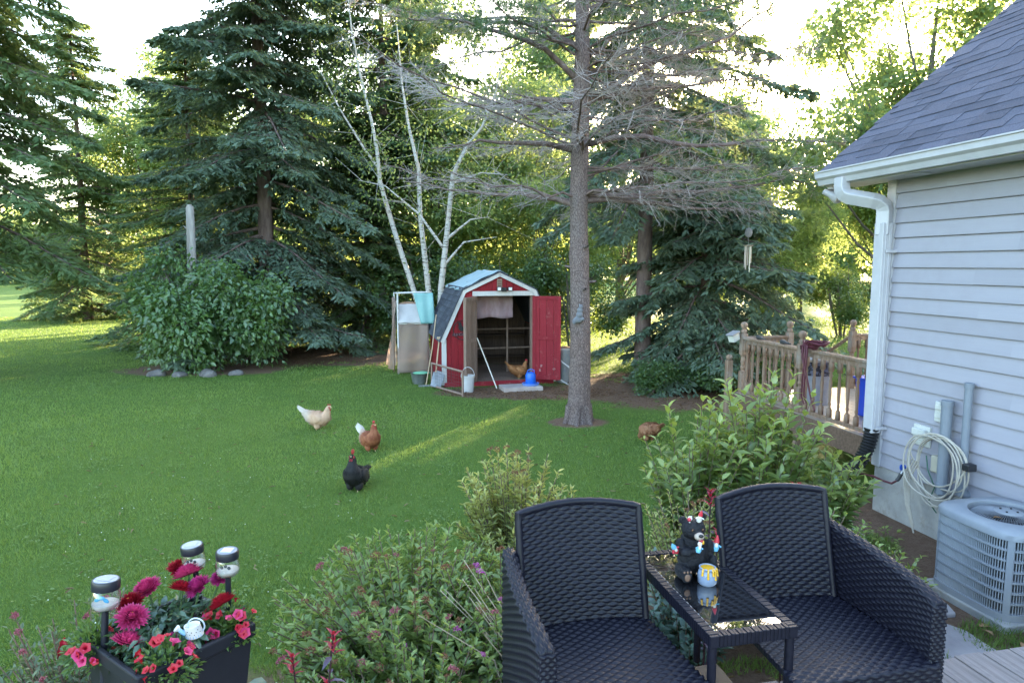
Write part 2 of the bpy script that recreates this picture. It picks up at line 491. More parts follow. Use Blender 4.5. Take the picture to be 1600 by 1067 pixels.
def spruce_meshes(name, Ht, Rad, base, seed, needles, step=0.36, droop=0.30, dens=1.0, thin=0.0, r0=0.2, pw=0.8, shoot=0.15, azbias=None, two=True):
    g = np.random.default_rng(seed)
    wood = MB(); parts = []
    wood.tube([(0, 0, -0.1), (0.02, 0, Ht * .3), (-0.03, 0.02, Ht * .6), (0, 0, Ht)], [r0, r0 * .78, r0 * .45, 0.02], 10)
    tw_a = []; tw_b = []
    h = base
    while h < Ht - 0.25:
        fr = (h - base) / (Ht - base)
        L0 = Rad * (1 - fr) ** pw + 0.15
        nb = int(g.integers(4, 7))
        a0 = g.random() * 6.283
        for k in range(nb):
            if g.random() < thin: continue
            az = a0 + k * 6.283 / nb + g.normal(0, .25)
            L = L0 * g.uniform(.68, 1.12)
            if azbias: L *= 1 + azbias[1] * math.cos(az - azbias[0])
            s0 = 0.22 - 0.42 * (1 - fr) + g.normal(0, .08)
            dr = droop * g.uniform(.6, 1.3)
            hz = h + g.normal(0, .1)
            d2 = np.array([math.cos(az), math.sin(az)]); perp = np.array([-d2[1], d2[0]])
            bend = g.normal(0, .08)
            def pt(t):
                t = np.asarray(t, float)
                xy = np.outer(L * t, d2) + np.outer(L * bend * t * t, perp)
                z = hz + L * (s0 * t - dr * t ** 2 + 0.75 * dr * np.clip(t - .55, 0, 1) ** 2 * 2)
                return np.column_stack([xy, z])
            ts = np.linspace(0, 1, 6)
            wood.tube([tuple(q) for q in pt(ts)], list(np.linspace(0.012 + 0.011 * L, 0.004, 6)), 5, cap=False)
            nbl = max(4, int(L / 0.105 * dens))
            t = np.repeat(np.linspace(.10, 1, nbl), 2) + g.normal(0, .015, 2 * nbl); t = np.clip(t, .05, 1)
            side = np.tile([1, -1], nbl)
            st = pt(t)
            ln = np.minimum(0.95, 0.16 + 0.5 * L * (1 - t) * np.clip(t * 3.2, .2, 1)) * g.uniform(.6, 1.15, 2 * nbl)
            ang = R(58) * side * g.uniform(.7, 1.15, 2 * nbl)
            dx = d2[0] * np.cos(ang) - d2[1] * np.sin(ang); dy = d2[0] * np.sin(ang) + d2[1] * np.cos(ang)
            bd = np.column_stack([dx, dy, g.normal(-.28, .14, 2 * nbl)])
            tw_a.append(st); tw_b.append(st + bd * ln[:, None] * .9)
            ns = 7
            s = np.linspace(.12, 1, ns)
            pos = st[:, None, :] + bd[:, None, :] * (ln[:, None] * s[None])[:, :, None]
            pos[:, :, 2] -= 0.16 * ln[:, None] * s[None] ** 2
            q = ns * 2 * nbl
            for sg in (1, -1):
                pp = pos.reshape(-1, 3) + g.normal(0, .012, (q, 3))
                base_d = np.repeat(bd, ns, 0)
                an = sg * R(42) + g.normal(0, .25, q)
                dd = np.column_stack([base_d[:, 0] * np.cos(an) - base_d[:, 1] * np.sin(an), base_d[:, 0] * np.sin(an) + base_d[:, 1] * np.cos(an), base_d[:, 2] + g.normal(-.30, .22, q)])
                N = g.normal(0, .55, (q, 3)); N[:, 2] += 1
                Ls = shoot * g.uniform(.7, 1.25, q)
                tn = np.clip(.25 + .5 * np.repeat(t, ns) * g.uniform(.5, 1.2, q) + g.normal(0, .15, q), 0, 1)
                parts.append(leaves(pp, dd, N, Ls, Ls * .34, DIAMOND, tn))
                if two and sg == 1:
                    N2 = np.cross(dd, N)
                    dd2 = dd.copy(); dd2[:, 2] -= .5
                    parts.append(leaves(pp, dd2, N2, Ls * .9, Ls * .3, DIAMOND, tn * .8))
        h += step * g.uniform(.75, 1.25) * (1.0 if fr < .7 else .7)
    V1, F1 = tubes_np(wood)
    V2, F2 = sticks(np.concatenate(tw_a), np.concatenate(tw_b), .006, .002, -.03)
    Vw, Fw = cat_vf([(V1, F1), (V2, F2)])
    tm = npmesh('trunk', Vw, Fw, BARK, smooth=True)
    V, F, T = cat_leaves(parts)
    cm = npmesh('crown', V, F, needles, T)
    return tm, cm

def leafy_meshes(name, Ht, Rad, base, seed, leaf, ncl, per, size, r0=0.14, clr=0.5, tpl=DIAMOND, bark=None, flat=0.9, stems=1, squash=1.0, waist=True):
    g = np.random.default_rng(seed)
    wood = MB()
    tops = []
    for s in range(stems):
        a = g.random() * 6.283; sp = 0 if stems == 1 else Rad * .3 * g.random()
        top = (math.cos(a) * (sp + .25), math.sin(a) * (sp + .25), Ht * g.uniform(.72, .85))
        p0 = (math.cos(a) * sp * .4, math.sin(a) * sp * .4, -0.1)
        mid = tuple((p0[i] + top[i]) / 2 + g.normal(0, .12) for i in range(3))
        wood.tube([p0, mid, top], [r0, r0 * .7, r0 * .2], 9); tops.append((Vector(p0), Vector(mid), Vector(top)))
    # lumpy crown: a dozen big boughs, small leaf clumps round each
    nb = max(7, int(ncl / 16))
    hc = (Ht - base) / 2; cz = base + hc
    bou = unit(g.normal(0, 1, (nb, 3))) * (g.random((nb, 1)) ** .45)
    bou[:, 0] *= Rad * .85; bou[:, 1] *= Rad * .85 * squash; bou[:, 2] = cz + bou[:, 2] * hc * .9
    low = np.clip((bou[:, 2] - base) / (2 * hc), 0, 1); taper = .62 + .38 * np.sin(np.pi * np.clip(low * .85 + .12, 0, 1)); bou[:, :2] *= taper[:, None] if waist else 1.0
    wa = []; wb = []
    for b_ in bou:
        p0, mid, top = tops[int(g.integers(0, stems))]
        f = np.clip((b_[2] - .25 * Ht) / (.7 * Ht), .15, .95) * g.uniform(.55, .85)
        s = p0.lerp(top, f)
        e = Vector(b_); m_ = s.lerp(e, .5) + Vector((0, 0, -.08 * (e - s).length))
        L = (e - s).length
        wood.tube([s, m_, e], [r0 * .32 * (1 - f * .5), r0 * .2, .012], 6, cap=False)
    idx = g.integers(0, nb, ncl)
    brad = g.uniform(.45, .95, nb) * Rad * .36
    off = unit(g.normal(0, 1, (ncl, 3))) * (g.random((ncl, 1)) ** .4) * brad[idx][:, None]
    off[:, 2] *= flat
    cl = bou[idx] + off
    cl[:, 2] = np.maximum(cl[:, 2], base + .1)
    wa = bou[idx]; wb = cl
    cr = clr * g.uniform(.6, 1.2, ncl)
    q = ncl * per
    ci = np.repeat(np.arange(ncl), per)
    o_ = g.normal(0, .5, (q, 3)) * cr[ci][:, None]; o_[:, 2] *= .7
    P = cl[ci] + o_
    P[:, 2] = np.maximum(P[:, 2], .03)
    D = unit(o_ + g.normal(0, .25, (q, 3))); D[:, 2] -= .45
    N = g.normal(0, .6, (q, 3)); N[:, 2] += .9
    tone = g.random(ncl)
    T = np.clip(.55 * tone[ci] + .45 * g.random(q), 0, 1)
    Ls = size * g.uniform(.65, 1.3, q)
    V, F, TT = leaves(P, D, N, Ls, Ls * .62, tpl, T)
    V1, F1 = tubes_np(wood); V2, F2 = sticks(wa, wb, .012, .003)
    Vw, Fw = cat_vf([(V1, F1), (V2, F2)])
    return npmesh('trunk', Vw, Fw, bark or BARK_GREY, smooth=True), npmesh('crown', V, F, leaf, TT)

def tree(name, meshes, label, cat, loc, rz=0.0, scale=1.0, group=None):
    t = thing(name, label, cat, loc, rz, group)
    t.scale = scale if hasattr(scale, '__len__') else (scale,) * 3
    for me, nm in zip(meshes, ('trunk', 'crown') if cat == 'tree' else ('stems', 'foliage')): inst(me, nm, t)
    return t

# --- conifers
big_blue = spruce_meshes('spruce', 19.0, 3.9, 0.7, 21, NEEDLE_BLUE, step=.46, droop=.36, dens=.9, r0=.24, thin=.10, shoot=.19, pw=.62)
tree('spruce_tree', big_blue, 'tall blue-green spruce behind the vine-covered bush, its trunk showing high up', 'tree', (-7.0, 19.6, 0), 0.4)
dark_green = spruce_meshes('spruce', 15.0, 3.3, 0.5, 22, NEEDLE_GREEN, step=.52, thin=.12, droop=.38, dens=.9, r0=.18, two=False, shoot=.19, pw=.6)
tree('spruce_tree', dark_green, 'dark spruce between the far left conifer and the tall blue-green spruce', 'tree', (-10.6, 23.0, 0), 1.2, (.95, .95, .66))
tree('spruce_tree', dark_green, 'dark spruce just left of the birch trunks, low boughs near the wire run', 'tree', (-4.7, 22.3, 0), 2.6, (.8, .8, .50))
tree('spruce_tree', dark_green, 'dark conifer furthest back on the left, seen through a gap', 'tree', (-20.5, 33.0, 0), 4.0, (1.2, 1.2, .95))
left_edge = spruce_meshes('spruce', 17.0, 3.2, 3.3, 23, NEEDLE_GREEN, step=.46, droop=.30, thin=.12, r0=.22, shoot=.19, pw=.55, two=False)
tree('conifer_tree', left_edge, 'conifer at the left edge of the picture with boughs hanging over the lawn', 'tree', (-12.3, 15.4, 0), .3)
tall_right = spruce_meshes('spruce', 15.5, 3.3, 4.4, 24, NEEDLE_BLUE, step=.52, droop=.42, thin=.22, dens=.85, r0=.2, azbias=(-.8, .28), shoot=.18, pw=.85)
tree('spruce_tree', tall_right, 'tall thin-crowned spruce standing behind the bare brown trunk', 'tree', (3.0, 15.6, 0), .8)
pine_top = spruce_meshes('pine', 16.0, 3.3, 6.0, 26, NEEDLE_PINE, step=.6, droop=.12, dens=.8, thin=.15, r0=.2, pw=.45, shoot=.2, two=False)
tree('pine_tree', pine_top, 'pine with a soft light green top above the birch trunks', 'tree', (-4.3, 23.6, 0), 1.0)
low_right = spruce_meshes('spruce', 4.7, 3.3, 0.35, 25, NEEDLE_BLUE, step=.30, droop=.42, thin=.05, r0=.12, pw=.6, azbias=(0.0, .25), shoot=.17)
tree('spruce_tree', low_right, 'low spreading spruce with drooping boughs behind the wooden railing', 'tree', (4.3, 15.3, 0), 0)

# --- leafy woods behind
lime_a = leafy_meshes('lime', 11.5, 4.0, 1.2, 31, LEAF_LIME, 460, 62, .16, .16, .62)
lime_b = leafy_meshes('lime', 9.0, 3.6, .6, 32, LEAF_LIME, 420, 60, .15, .13, .6)
maple = leafy_meshes('maple', 12.5, 4.6, 2.4, 33, LEAF_MAPLE, 520, 60, .17, .2, .6)
shade_crown = leafy_meshes('high', 11.0, 3.4, 4.35, 35, LEAF_MAPLE, 520, 74, .24, .16, .75)  # added crown, clear below, blocks the sun to shorten the streak on the lawn
under = leafy_meshes('under', 4.2, 2.6, .1, 34, LEAF_DARK, 240, 60, .12, .05, .5, stems=5)
WOODS = 'leafy trees of the wood behind the shed'
for me, x, y, rz, sc, lab in [
    (lime_a, -5.6, 27.0, 0.3, 1.0, 'yellow-green leafy tree behind the gap between the big spruce and the birches'),
    (lime_b, -2.6, 24.5, 1.4, 1.05, 'back-lit leafy tree right behind the white birch trunks'),
    (lime_a, -0.2, 28.5, 2.2, .95, 'tall leafy tree behind the shed roof'),
    (lime_b, 1.2, 23.6, 3.1, .8, 'leafy tree filling the gap between shed and brown trunk'),
    (maple, -12.5, 31.5, 1.0, .9, 'leafy tree glowing between the two left conifers'),
    (maple, 4.6, 29.5, 4.0, .95, 'leafy tree far behind the thin-crowned spruce'),
    (lime_b, 8.7, 24.5, .2, .72, 'bright yellow-green tree behind the low spruce and the railing'),
    (lime_a, 11.6, 27.5, 5.2, .62, 'bright yellow-green tree beside the white downspout'),
    (maple, 11.9, 20.5, 2.9, 1.0, 'maple rising behind the house roof'),
    (shade_crown, 9.6, 33.4, .9, 1.0, 'high-crowned tree added to shade the lawn, in the bright gap left of the roof'),
    (shade_crown, 8.3, 31.2, 3.0, (.7, .7, .95), 'thin-stemmed tree with a high crown added to shade the lawn, far behind the railing'),
    (shade_crown, 10.9, 36.6, 5.0, (.9, .9, 1.05), 'farthest high-crowned tree added to shade the lawn, left of the roof'),
    (lime_a, 16.5, 30.0, 3.6, .95, 'leafy tree hidden low behind the grey roof'),
    (lime_b, 21.0, 38.0, 1.6, 1.2, 'leafy tree farthest to the right behind the house'),
    (lime_a, -9.3, 36.5, 4.4, 1.0, 'far leafy tree seen between spruce boughs'),
    (maple, -3.9, 32.0, 5.5, (1.0, 1.0, 1.32), 'tallest leafy tree, its top above the birches'),
    (maple, -17.5, 36.0, 2.5, 1.15, 'leafy tree far left behind the edge conifer'),
    (maple, 1.6, 34.5, 1.9, (1.1, 1.1, 1.35), 'tall leafy tree far behind the shed, right of the birches'),
    (lime_a, -14.6, 30.5, 2.1, (1.0, 1.0, .95), 'leafy tree between the edge conifer and the vine bush, far back')]:
    tree('leafy_tree', me, lab, 'tree', (x, y, 0), rz, sc, WOODS)
UND = 'undergrowth shrubs at the edge of the wood'
for x, y, rz, sc, lab in [
    (-5.2, 24.2, .5, .9, 'dark shrub under the spruce left of the wire run'), (-2.9, 21.6, 2.0, .9, 'dark shrub at the foot of the birches'),
    (-0.4, 20.4, 3.0, .8, 'dark shrub just behind the red shed'), (2.0, 20.8, 4.1, .85, 'dark shrub behind the brown trunk'),
    (-9.2, 24.5, 1.1, .9, 'dark shrub behind the vine-covered bush'), (-12.2, 27.0, 3.6, .8, 'dark shrub below the far left conifers'),
    (6.4, 22.5, 5.0, .7, 'sunlit shrub behind the low spruce'), (12.2, 25.0, 2.5, .75, 'sunlit shrub seen beside the downspout')]:
    tree('undergrowth_shrub', under, lab, 'shrub', (x, y, 0), rz, sc, UND)
hedge = leafy_meshes('hedge', 1.25, 1.25, .02, 36, LEAF_DARK, 150, 52, .075, .02, .26, stems=6)
tree('low_bush', hedge, 'low dark bush under the spruce beside the railing', 'shrub', (4.55, 13.5, 0), 0, (1.05, .8, .82))
tree('low_bush', hedge, 'low dark bush left of the railing, under drooping boughs', 'shrub', (3.1, 14.0, 0), 2, (.9, .7, .62))

# a far wood beyond the open grass: one mass
g = np.random.default_rng(77)
parts = []
for k in range(150):
    a = R(-78 + 150 * k / 149) + g.normal(0, .01); d = 118 + g.normal(0, 7)
    c = np.array([math.sin(a) * d, math.cos(a) * d, 0]); hh = g.uniform(9, 14)
    q = 280
    o_ = unit(g.normal(0, 1, (q, 3))) * g.random((q, 1)) ** .35 * np.array([3.6, 3.6, hh / 2])
    P_ = c + o_ + [0, 0, hh / 2]
    P_[:, 2] = np.maximum(P_[:, 2], .2)
    parts.append(leaves(P_, g.normal(0, 1, (q, 3)), g.normal(0, 1, (q, 3)), 1.5, 1.1, DIAMOND, np.clip(g.normal(.5, .25, q), 0, 1)))
o = link(bpy.data.objects.new('far_wood', npmesh('far_wood', *cat_leaves(parts)[:2], LEAF_MAPLE, cat_leaves(parts)[2])))
tag(o, 'far wood closing the view beyond the open grass', 'wood', kind='stuff')

# --- birches: white trunks leaning out behind the shed
def birch_mat():
    m, nt, b, out = newmat('birch_bark')
    n = noise(nt, 5, 5, .7, (1, 1, 4.0)); n2 = noise(nt, 2.2, 3, .6)
    c = mix_rgb(nt, ramp(nt, n.outputs[0], .545, .60), (0.44, 0.41, 0.375), (0.09, 0.075, 0.065))
    c = mix_rgb(nt, ramp(nt, n2.outputs[0], .5, .75), c, (0.42, 0.34, 0.28))
    lk(nt, c, b.inputs['Base Color']); b.inputs['Roughness'].default_value = .8
    return m
BIRCH = birch_mat()
def birch(label, base, paths, r0, seed):
    t = thing('birch_tree', label, 'tree', (base[0], base[1], 0), 0, 'white birches behind the shed')
    w = MB(); g = np.random.default_rng(seed); wa = []; wb = []; cl = []
    for i, p in enumerate(paths):
        loc = [(x - base[0] + g.normal(0, .012), y - base[1], z) for x, y, z in p]
        r = r0 * .74 if i == 0 else r0 * .34
        w.tube(loc, [r * (1 - .86 * k / (len(loc) - 1)) for k in range(len(loc))], 8)
        for k in range(2, len(loc)):
            for _ in range(5):
                a = np.array(loc[k]) + (np.array(loc[k - 1]) - np.array(loc[k])) * g.random()
                if a[2] < 3.6: continue
                e = a + g.normal(0, .55, 3) + [0, 0, .1]
                wa.append(a); wb.append(e); cl.append(e)
    V1, F1 = tubes_np(w); V2, F2 = sticks(wa, wb, .009, .003)
    inst(npmesh('trunk', *cat_vf([(V1, F1), (V2, F2)]), BIRCH, smooth=True), 'trunk', t)
    cl = np.array(cl); per = 26; ci = np.repeat(np.arange(len(cl)), per); q = len(ci)
    o_ = g.normal(0, .3, (q, 3))
    N = g.normal(0, .6, (q, 3)); N[:, 2] += .8
    V, F, T = leaves(cl[ci] + o_, o_ - [0, 0, .2], N, .09, .06, DIAMOND, g.random(q))
    inst(npmesh('crown', V, F, LEAF_LIME, T), 'crown', t)
birch('left birch trunk leaning left, behind the wire run', (-2.2, 18.2), [
    [(-2.2, 18.2, -.05), (-2.5, 18.2, 1.55), (-3.07, 18.4, 3.27), (-3.52, 18.56, 4.76), (-3.6, 18.67, 5.73), (-3.74, 18.73, 6.33), (-4.08, 18.89, 7.75), (-4.27, 19.02, 8.9), (-4.4, 19.1, 10.2)],
    [(-3.55, 18.6, 5.13), (-3.93, 18.66, 5.66), (-4.57, 18.77, 6.7), (-5.21, 18.91, 7.93), (-5.4, 18.98, 8.5)]], .115, 41)
birch('middle birch trunk, the straightest of the three', (-2.05, 18.4), [
    [(-2.05, 18.4, -.05), (-2.22, 18.4, 1.76), (-2.49, 18.67, 3.95), (-2.53, 18.8, 5.16), (-2.76, 18.93, 6.29), (-2.95, 19.06, 7.43), (-3.1, 19.2, 9.0)]], .125, 42)
birch('right birch trunk with a long crossing limb, nearest the shed roof', (-1.95, 18.0), [
    [(-1.95, 18.0, -.05), (-1.88, 18.05, 2.0), (-1.69, 18.23, 3.63), (-1.55, 18.38, 4.96), (-1.17, 18.46, 5.7), (-.8, 18.52, 6.21), (-.43, 18.62, 7.1), (-.2, 18.7, 8.2)],
    [(-1.78, 18.18, 3.0), (-2.44, 18.2, 3.92), (-3.33, 18.3, 4.66), (-4.07, 18.3, 4.81)],
    [(-1.80, 18.13, 2.6), (-1.25, 18.18, 3.19), (-.43, 18.2, 3.33)], [(-1.70, 18.2, 3.3), (-1.1, 18.24, 3.78), (-.58, 18.25, 3.85)], [(-1.53, 18.36, 4.75), (-.8, 18.38, 5.0), (-.13, 18.38, 4.96)]], .125, 43)

# --- the near tree: brown trunk, bare whorled branches, green only at the tips
def near_tree():
    bx, by = 1.105, 11.12
    t = thing('pine_tree', 'brown-barked tree in the lawn with bare grey branches, in front of the shed', 'tree', (bx, by, 0))
    g = np.random.default_rng(51)
    w = MB()
    zs = np.array([-.12, .05, .18, .5, 1.0, 1.5, 2.0, 2.45, 2.75, 3.05, 3.5, 3.62, 3.9, 4.5, 5.2, 5.8, 6.6, 8, 10, 12.5])
    rs = np.interp(zs, [-.12, .05, .3, 1.2, 3.5, 7, 12.5], [.245, .215, .185, .170, .140, .105, .03])
    lump = {2.75: 1.08, 3.62: 1.14, 4.5: 1.10, 5.2: 1.10}
    w.tube([(0.02 * math.sin(z * 1.3) - .004 * z, .02 * math.cos(z * 1.7), z) for z in zs], [r * lump.get(z, 1.0) for z, r in zip(zs, rs)], 18)
    # root flare
    for k in range(6):
        a = k * 1.05 + .3
        w.tube([(math.cos(a) * .16, math.sin(a) * .16, .3), (math.cos(a) * .20, math.sin(a) * .17, .07), (math.cos(a) * .27, math.sin(a) * .27, -.04)], [.07, .06, .03], 7)
    for a in range(5):    # old branch stubs
        an = g.random() * 6.28; z = g.uniform(1.9, 3.2)
        w.tube([(0, 0, z), (math.cos(an) * .27, math.sin(an) * .27, z + .04)], [.03, .02], 6)
    V, F = tubes_np(w)
    m, nt, b, out = newmat('near_trunk_bark')
    n = noise(nt, 7, 6, .75, (1, 1, .22)); n2 = noise(nt, 22, 6, .8, (1, 1, .35)); n3 = noise(nt, 1.1, 3)
    vo = nt.nodes.new('ShaderNodeTexVoronoi'); vo.inputs['Scale'].default_value = 46; vo.feature = 'DISTANCE_TO_EDGE'
    tc = nt.nodes.new('ShaderNodeTexCoord'); mp = nt.nodes.new('ShaderNodeMapping'); mp.inputs['Scale'].default_value = (1, 1, .34)
    lk(nt, tc.outputs['Object'], mp.inputs[0]); lk(nt, mp.outputs[0], vo.inputs['Vector'])
    c = mix_rgb(nt, ramp(nt, n2.outputs[0], .3, .7), (.125, .085, .078), (.27, .20, .185))
    c = mix_rgb(nt, ramp(nt, n3.outputs[0], .4, .7), c, (.20, .165, .16))
    c = mix_rgb(nt, ramp(nt, vo.outputs[0], .0, .16), (.085, .06, .055), c)
    lk(nt, c, b.inputs['Base Color']); b.inputs['Roughness'].default_value = .95; b.inputs['Specular IOR Level'].default_value = .1
    bn = nt.nodes.new('ShaderNodeBump'); bn.inputs['Strength'].default_value = 1.0; bn.inputs['Distance'].default_value = .03
    lk(nt, mix_rgb(nt, .5, vo.outputs[0], n.outputs[0]), bn.inputs['Height']); lk(nt, bn.outputs[0], b.inputs['Normal'])
    inst(npmesh('trunk', V, F, m, smooth=True), 'trunk', t)
    # limbs: the ones that read singly, then random ones in the same whorls
    limbs = [[(-.1, 0, 6.0), (-.58, .2, 6.4), (-1.95, .3, 6.5), (-3.0, .4, 6.6)], [(-.1, 0, 5.5), (-.58, -.2, 5.9), (-1.3, -.4, 6.08), (-1.95, -.6, 6.2), (-2.8, -.7, 6.2)],
             [(-.1, 0, 5.15), (-.9, .2, 5.22), (-1.7, .3, 5.14), (-2.6, .4, 5.45)], [(-.1, 0, 4.40), (-.8, -.3, 4.45), (-1.75, -.6, 4.42), (-2.3, -.8, 4.3)],
             [(-.1, 0, 3.55), (-.7, .2, 3.72), (-1.5, .4, 3.75), (-2.8, .6, 3.98)], [(.1, 0, 5.85), (.58, .2, 6.25), (1.1, .3, 6.6)],
             [(.1, 0, 5.2), (1.0, -.2, 5.68), (2.17, -.4, 6.0), (3.1, -.5, 6.7)], [(.1, 0, 5.25), (1.0, .4, 5.45), (2.05, .7, 5.6), (3.4, 1.0, 5.8)],
             [(.1, 0, 4.5), (.58, -.2, 4.58), (1.85, -.4, 4.42), (2.7, -.5, 4.5), (3.9, -.6, 4.42)], [(.1, 0, 3.62), (.8, -.2, 3.58), (1.65, -.3, 3.5), (2.75, -.4, 3.42)], [(.1, 0, 3.7), (1.3, .3, 3.72), (2.5, .1, 3.85), (3.4, -.2, 3.95), (4.1, -.3, 3.7)]]
    for z0 in (3.6, 3.65, 4.05, 4.5, 4.55, 5.0, 5.2, 5.6, 5.9, 6.3, 6.7, 7.2):
        for _ in range(6 if z0 > 4.7 else 4):
            a = g.random() * 6.283; L = g.uniform(1.5, 3.9)
            s = g.normal(.06, .09)
            limbs.append([(math.cos(a) * .1, math.sin(a) * .1, z0 + g.normal(0, .06)), (math.cos(a) * L * .4, math.sin(a) * L * .4, z0 + L * (.4 * s + .02)), (math.cos(a + .1) * L * .75, math.sin(a + .1) * L * .75, z0 + L * s * .7), (math.cos(a + .15) * L, math.sin(a + .15) * L, z0 + L * (s + .02))])
    W = MB(); A1 = []; B1 = []; A2 = []; B2 = []; tips = []
    for i, p in enumerate(limbs):
        P_ = np.array(p, float)
        seg = np.linalg.norm(np.diff(P_, axis=0), axis=1); cum = np.concatenate([[0], np.cumsum(seg)]); L = cum[-1]
        nn = 10
        q = np.stack([np.interp(np.linspace(0, L, nn), cum, P_[:, k]) for k in range(3)], 1)
        q[1:-1] += g.normal(0, .025, (nn - 2, 3))
        rr0 = .050 if i < 11 else .022
        W.tube([tuple(v) for v in q], list(np.linspace(rr0, .006, nn)), 7, cap=False)
        n1 = int(L * 10)
        s = np.sort(g.uniform(.12, 1, n1)) * L
        a = np.stack([np.interp(s, np.linspace(0, L, nn), q[:, k]) for k in range(3)], 1)
        d = unit(q[-1:] - q[:1])
        pd = unit(np.cross(d, [[0, 0, 1.0]]))
        sg = np.where(g.random(n1) < .5, 1, -1)[:, None]
        dv = unit(d * g.uniform(.3, 1.0, (n1, 1)) + pd * sg * g.uniform(.5, 1.1, (n1, 1)) + np.column_stack([np.zeros(n1), np.zeros(n1), g.normal(-.12, .32, n1)]))
        ln = np.clip((1.05 - s / L) * .45 * L * .5 + .2, .18, .62) * g.uniform(.5, 1.2, n1)
        e = a + dv * ln[:, None]
        A1.append(a); B1.append(e)
        for _ in range(6):
            f = g.uniform(.15, 1, (n1, 1))
            a2 = a + (e - a) * f
            d2 = unit(dv + g.normal(0, .6, (n1, 3)))
            A2.append(a2); B2.append(a2 + d2 * (g.uniform(.06, .30, (n1, 1))))
        if p[-1][2] > 5.95 or (i in (8, 10)): tips.append((q, L, i))
    V1, F1 = tubes_np(W)
    inst(npmesh('limbs', V1, F1, BARK, smooth=True), 'limbs', t)
    A1, B1, A2, B2 = map(np.concatenate, (A1, B1, A2, B2))
    Va = sticks(A1, B1, .0062, .0025, -.03); Vb = sticks(A2, B2, .0028, .0014)
    o = inst(npmesh('twigs', *cat_vf([Va, Vb]), TWIG), 'twigs', t); o['kind'] = 'stuff'
    parts = []
    for q, L, i in tips:
        for _ in range(150 if i == 10 else 70 if i < 10 else 45):
            f = g.uniform(.62, 1.0) if i not in (8, 10) else g.uniform(.72, 1)
            k = int(f * 9); c = q[k] + g.normal(0, .28, 3) * [1, 1, .55]
            mm = 22
            D = unit(g.normal(0, 1, (mm, 3)) + (q[-1] - q[0]) * .4 + [0, 0, .3])
            parts.append(leaves(np.tile(c, (mm, 1)), D, g.normal(0, 1, (mm, 3)), g.uniform(.08, .14, mm), .009, DIAMOND, g.random(mm)))
    inst(npmesh('needles', *cat_leaves(parts)[:2], NEEDLE_PINE, cat_leaves(parts)[2]), 'needles', t)
    return t
near_tree()

# --- bush grown over the old post
vine = leafy_meshes('vine', 2.85, 2.1, .02, 61, LEAF_VINE, 470, 46, .135, .03, .5, tpl=FOLD, stems=7, waist=False)
tree('vine_bush', vine, 'rounded bush of broad green vine leaves around the old grey post', 'shrub', (-7.65, 16.75, 0), 0, (1.0, .62, 1.0))
w = MB()
w.tube([(0, 0, -.1), (.01, 0, 1.2), (0, .01, 2.6), (.02, 0, 3.4), (.03, 0, 4.02), (.02, 0, 4.08)], [.12, .115, .11, .105, .095, .05], 9)
for k, (a, z) in enumerate([(0.3, 3.2), (2.2, 2.9), (4.0, 3.5)]): w.tube([(math.cos(a) * .09, math.sin(a) * .09, z), (math.cos(a) * .15, math.sin(a) * .15, z + .05)], [.025, .012], 6)
o = w.build('old_post', mat('weathered_post', (.21, .19, .18), (.42, .39, .37), 7, .9, (1, 1, .12), .8, 22), None, True, loc=(-8.02, 17.2, 0))
tag(o, 'weathered grey broken post rising out of the vine bush', 'post')
g = random.Random(5)
rockm = mat('rock', (.085, .078, .075), (.18, .168, .165), 5, .9, None, .6, 18)
for k, (x, y, s, lab) in enumerate([(-8.4, 15.95, .2, 'pale rock leftmost at the foot of the vine bush'), (-7.8, 15.85, .15, 'low flat rock second from the left under the vine bush'), (-7.15, 15.9, .21, 'rounded rock third from the left under the vine bush'), (-6.6, 16.1, .16, 'small grey rock rightmost under the vine bush')]):
    bm = bmesh.new(); bmesh.ops.create_icosphere(bm, subdivisions=3, radius=s)
    for v in bm.verts:
        v.co *= 1 + .22 * math.sin(v.co.x * 14 + k * 3) * math.cos(v.co.y * 17 + k) + g.uniform(-.03, .03)
        v.co.z *= .6
    me = bpy.data.meshes.new('rock'); bm.to_mesh(me); bm.free(); me.materials.append(rockm)
    o = link(bpy.data.objects.new('rock', me)); o.location = (x, y, s * .15); tag(o, lab, 'rock', 'rocks edging the vine bush')
# ------------------------------------------------------------------ house
TH = R(11.9)
HC = (3.864, 7.078)                       # far corner of the long wall; local y runs away along the wall, local x into the house
def hw(x, y, z=0.0):
    return (HC[0] + x * math.cos(TH) - y * math.sin(TH), HC[1] + x * math.sin(TH) + y * math.cos(TH), z)
SIDING = mat('vinyl_siding', (.335, .322, .368), (.305, .293, .338), 2.2, .5, (1, .15, 3), .12, 60, spec=.4, vary=.05, wear=(.285, .265, .30), wscale=1.4, wlo=.5, whi=.8)
WHITE = mat('white_trim', (.50, .485, .51), (.44, .425, .45), 5, .38, None, 0, spec=.5, wear=(.42, .40, .37), wscale=7, wlo=.68, whi=.80)
SHINGLE = mat('roof_shingle', (.062, .064, .092), (.115, .117, .153), 90, .95, None, .5, 160, spec=.2, vary=.18, lo=.3, hi=.7)
CONC = mat('concrete', (.30, .29, .28), (.42, .40, .38), 3.5, .9, None, .35, 30, spec=.2, wear=(.20, .17, .14), wscale=2.5, wlo=.55, whi=.72)
DARK = mat('dark_void', (.015, .014, .014), rough=.9)

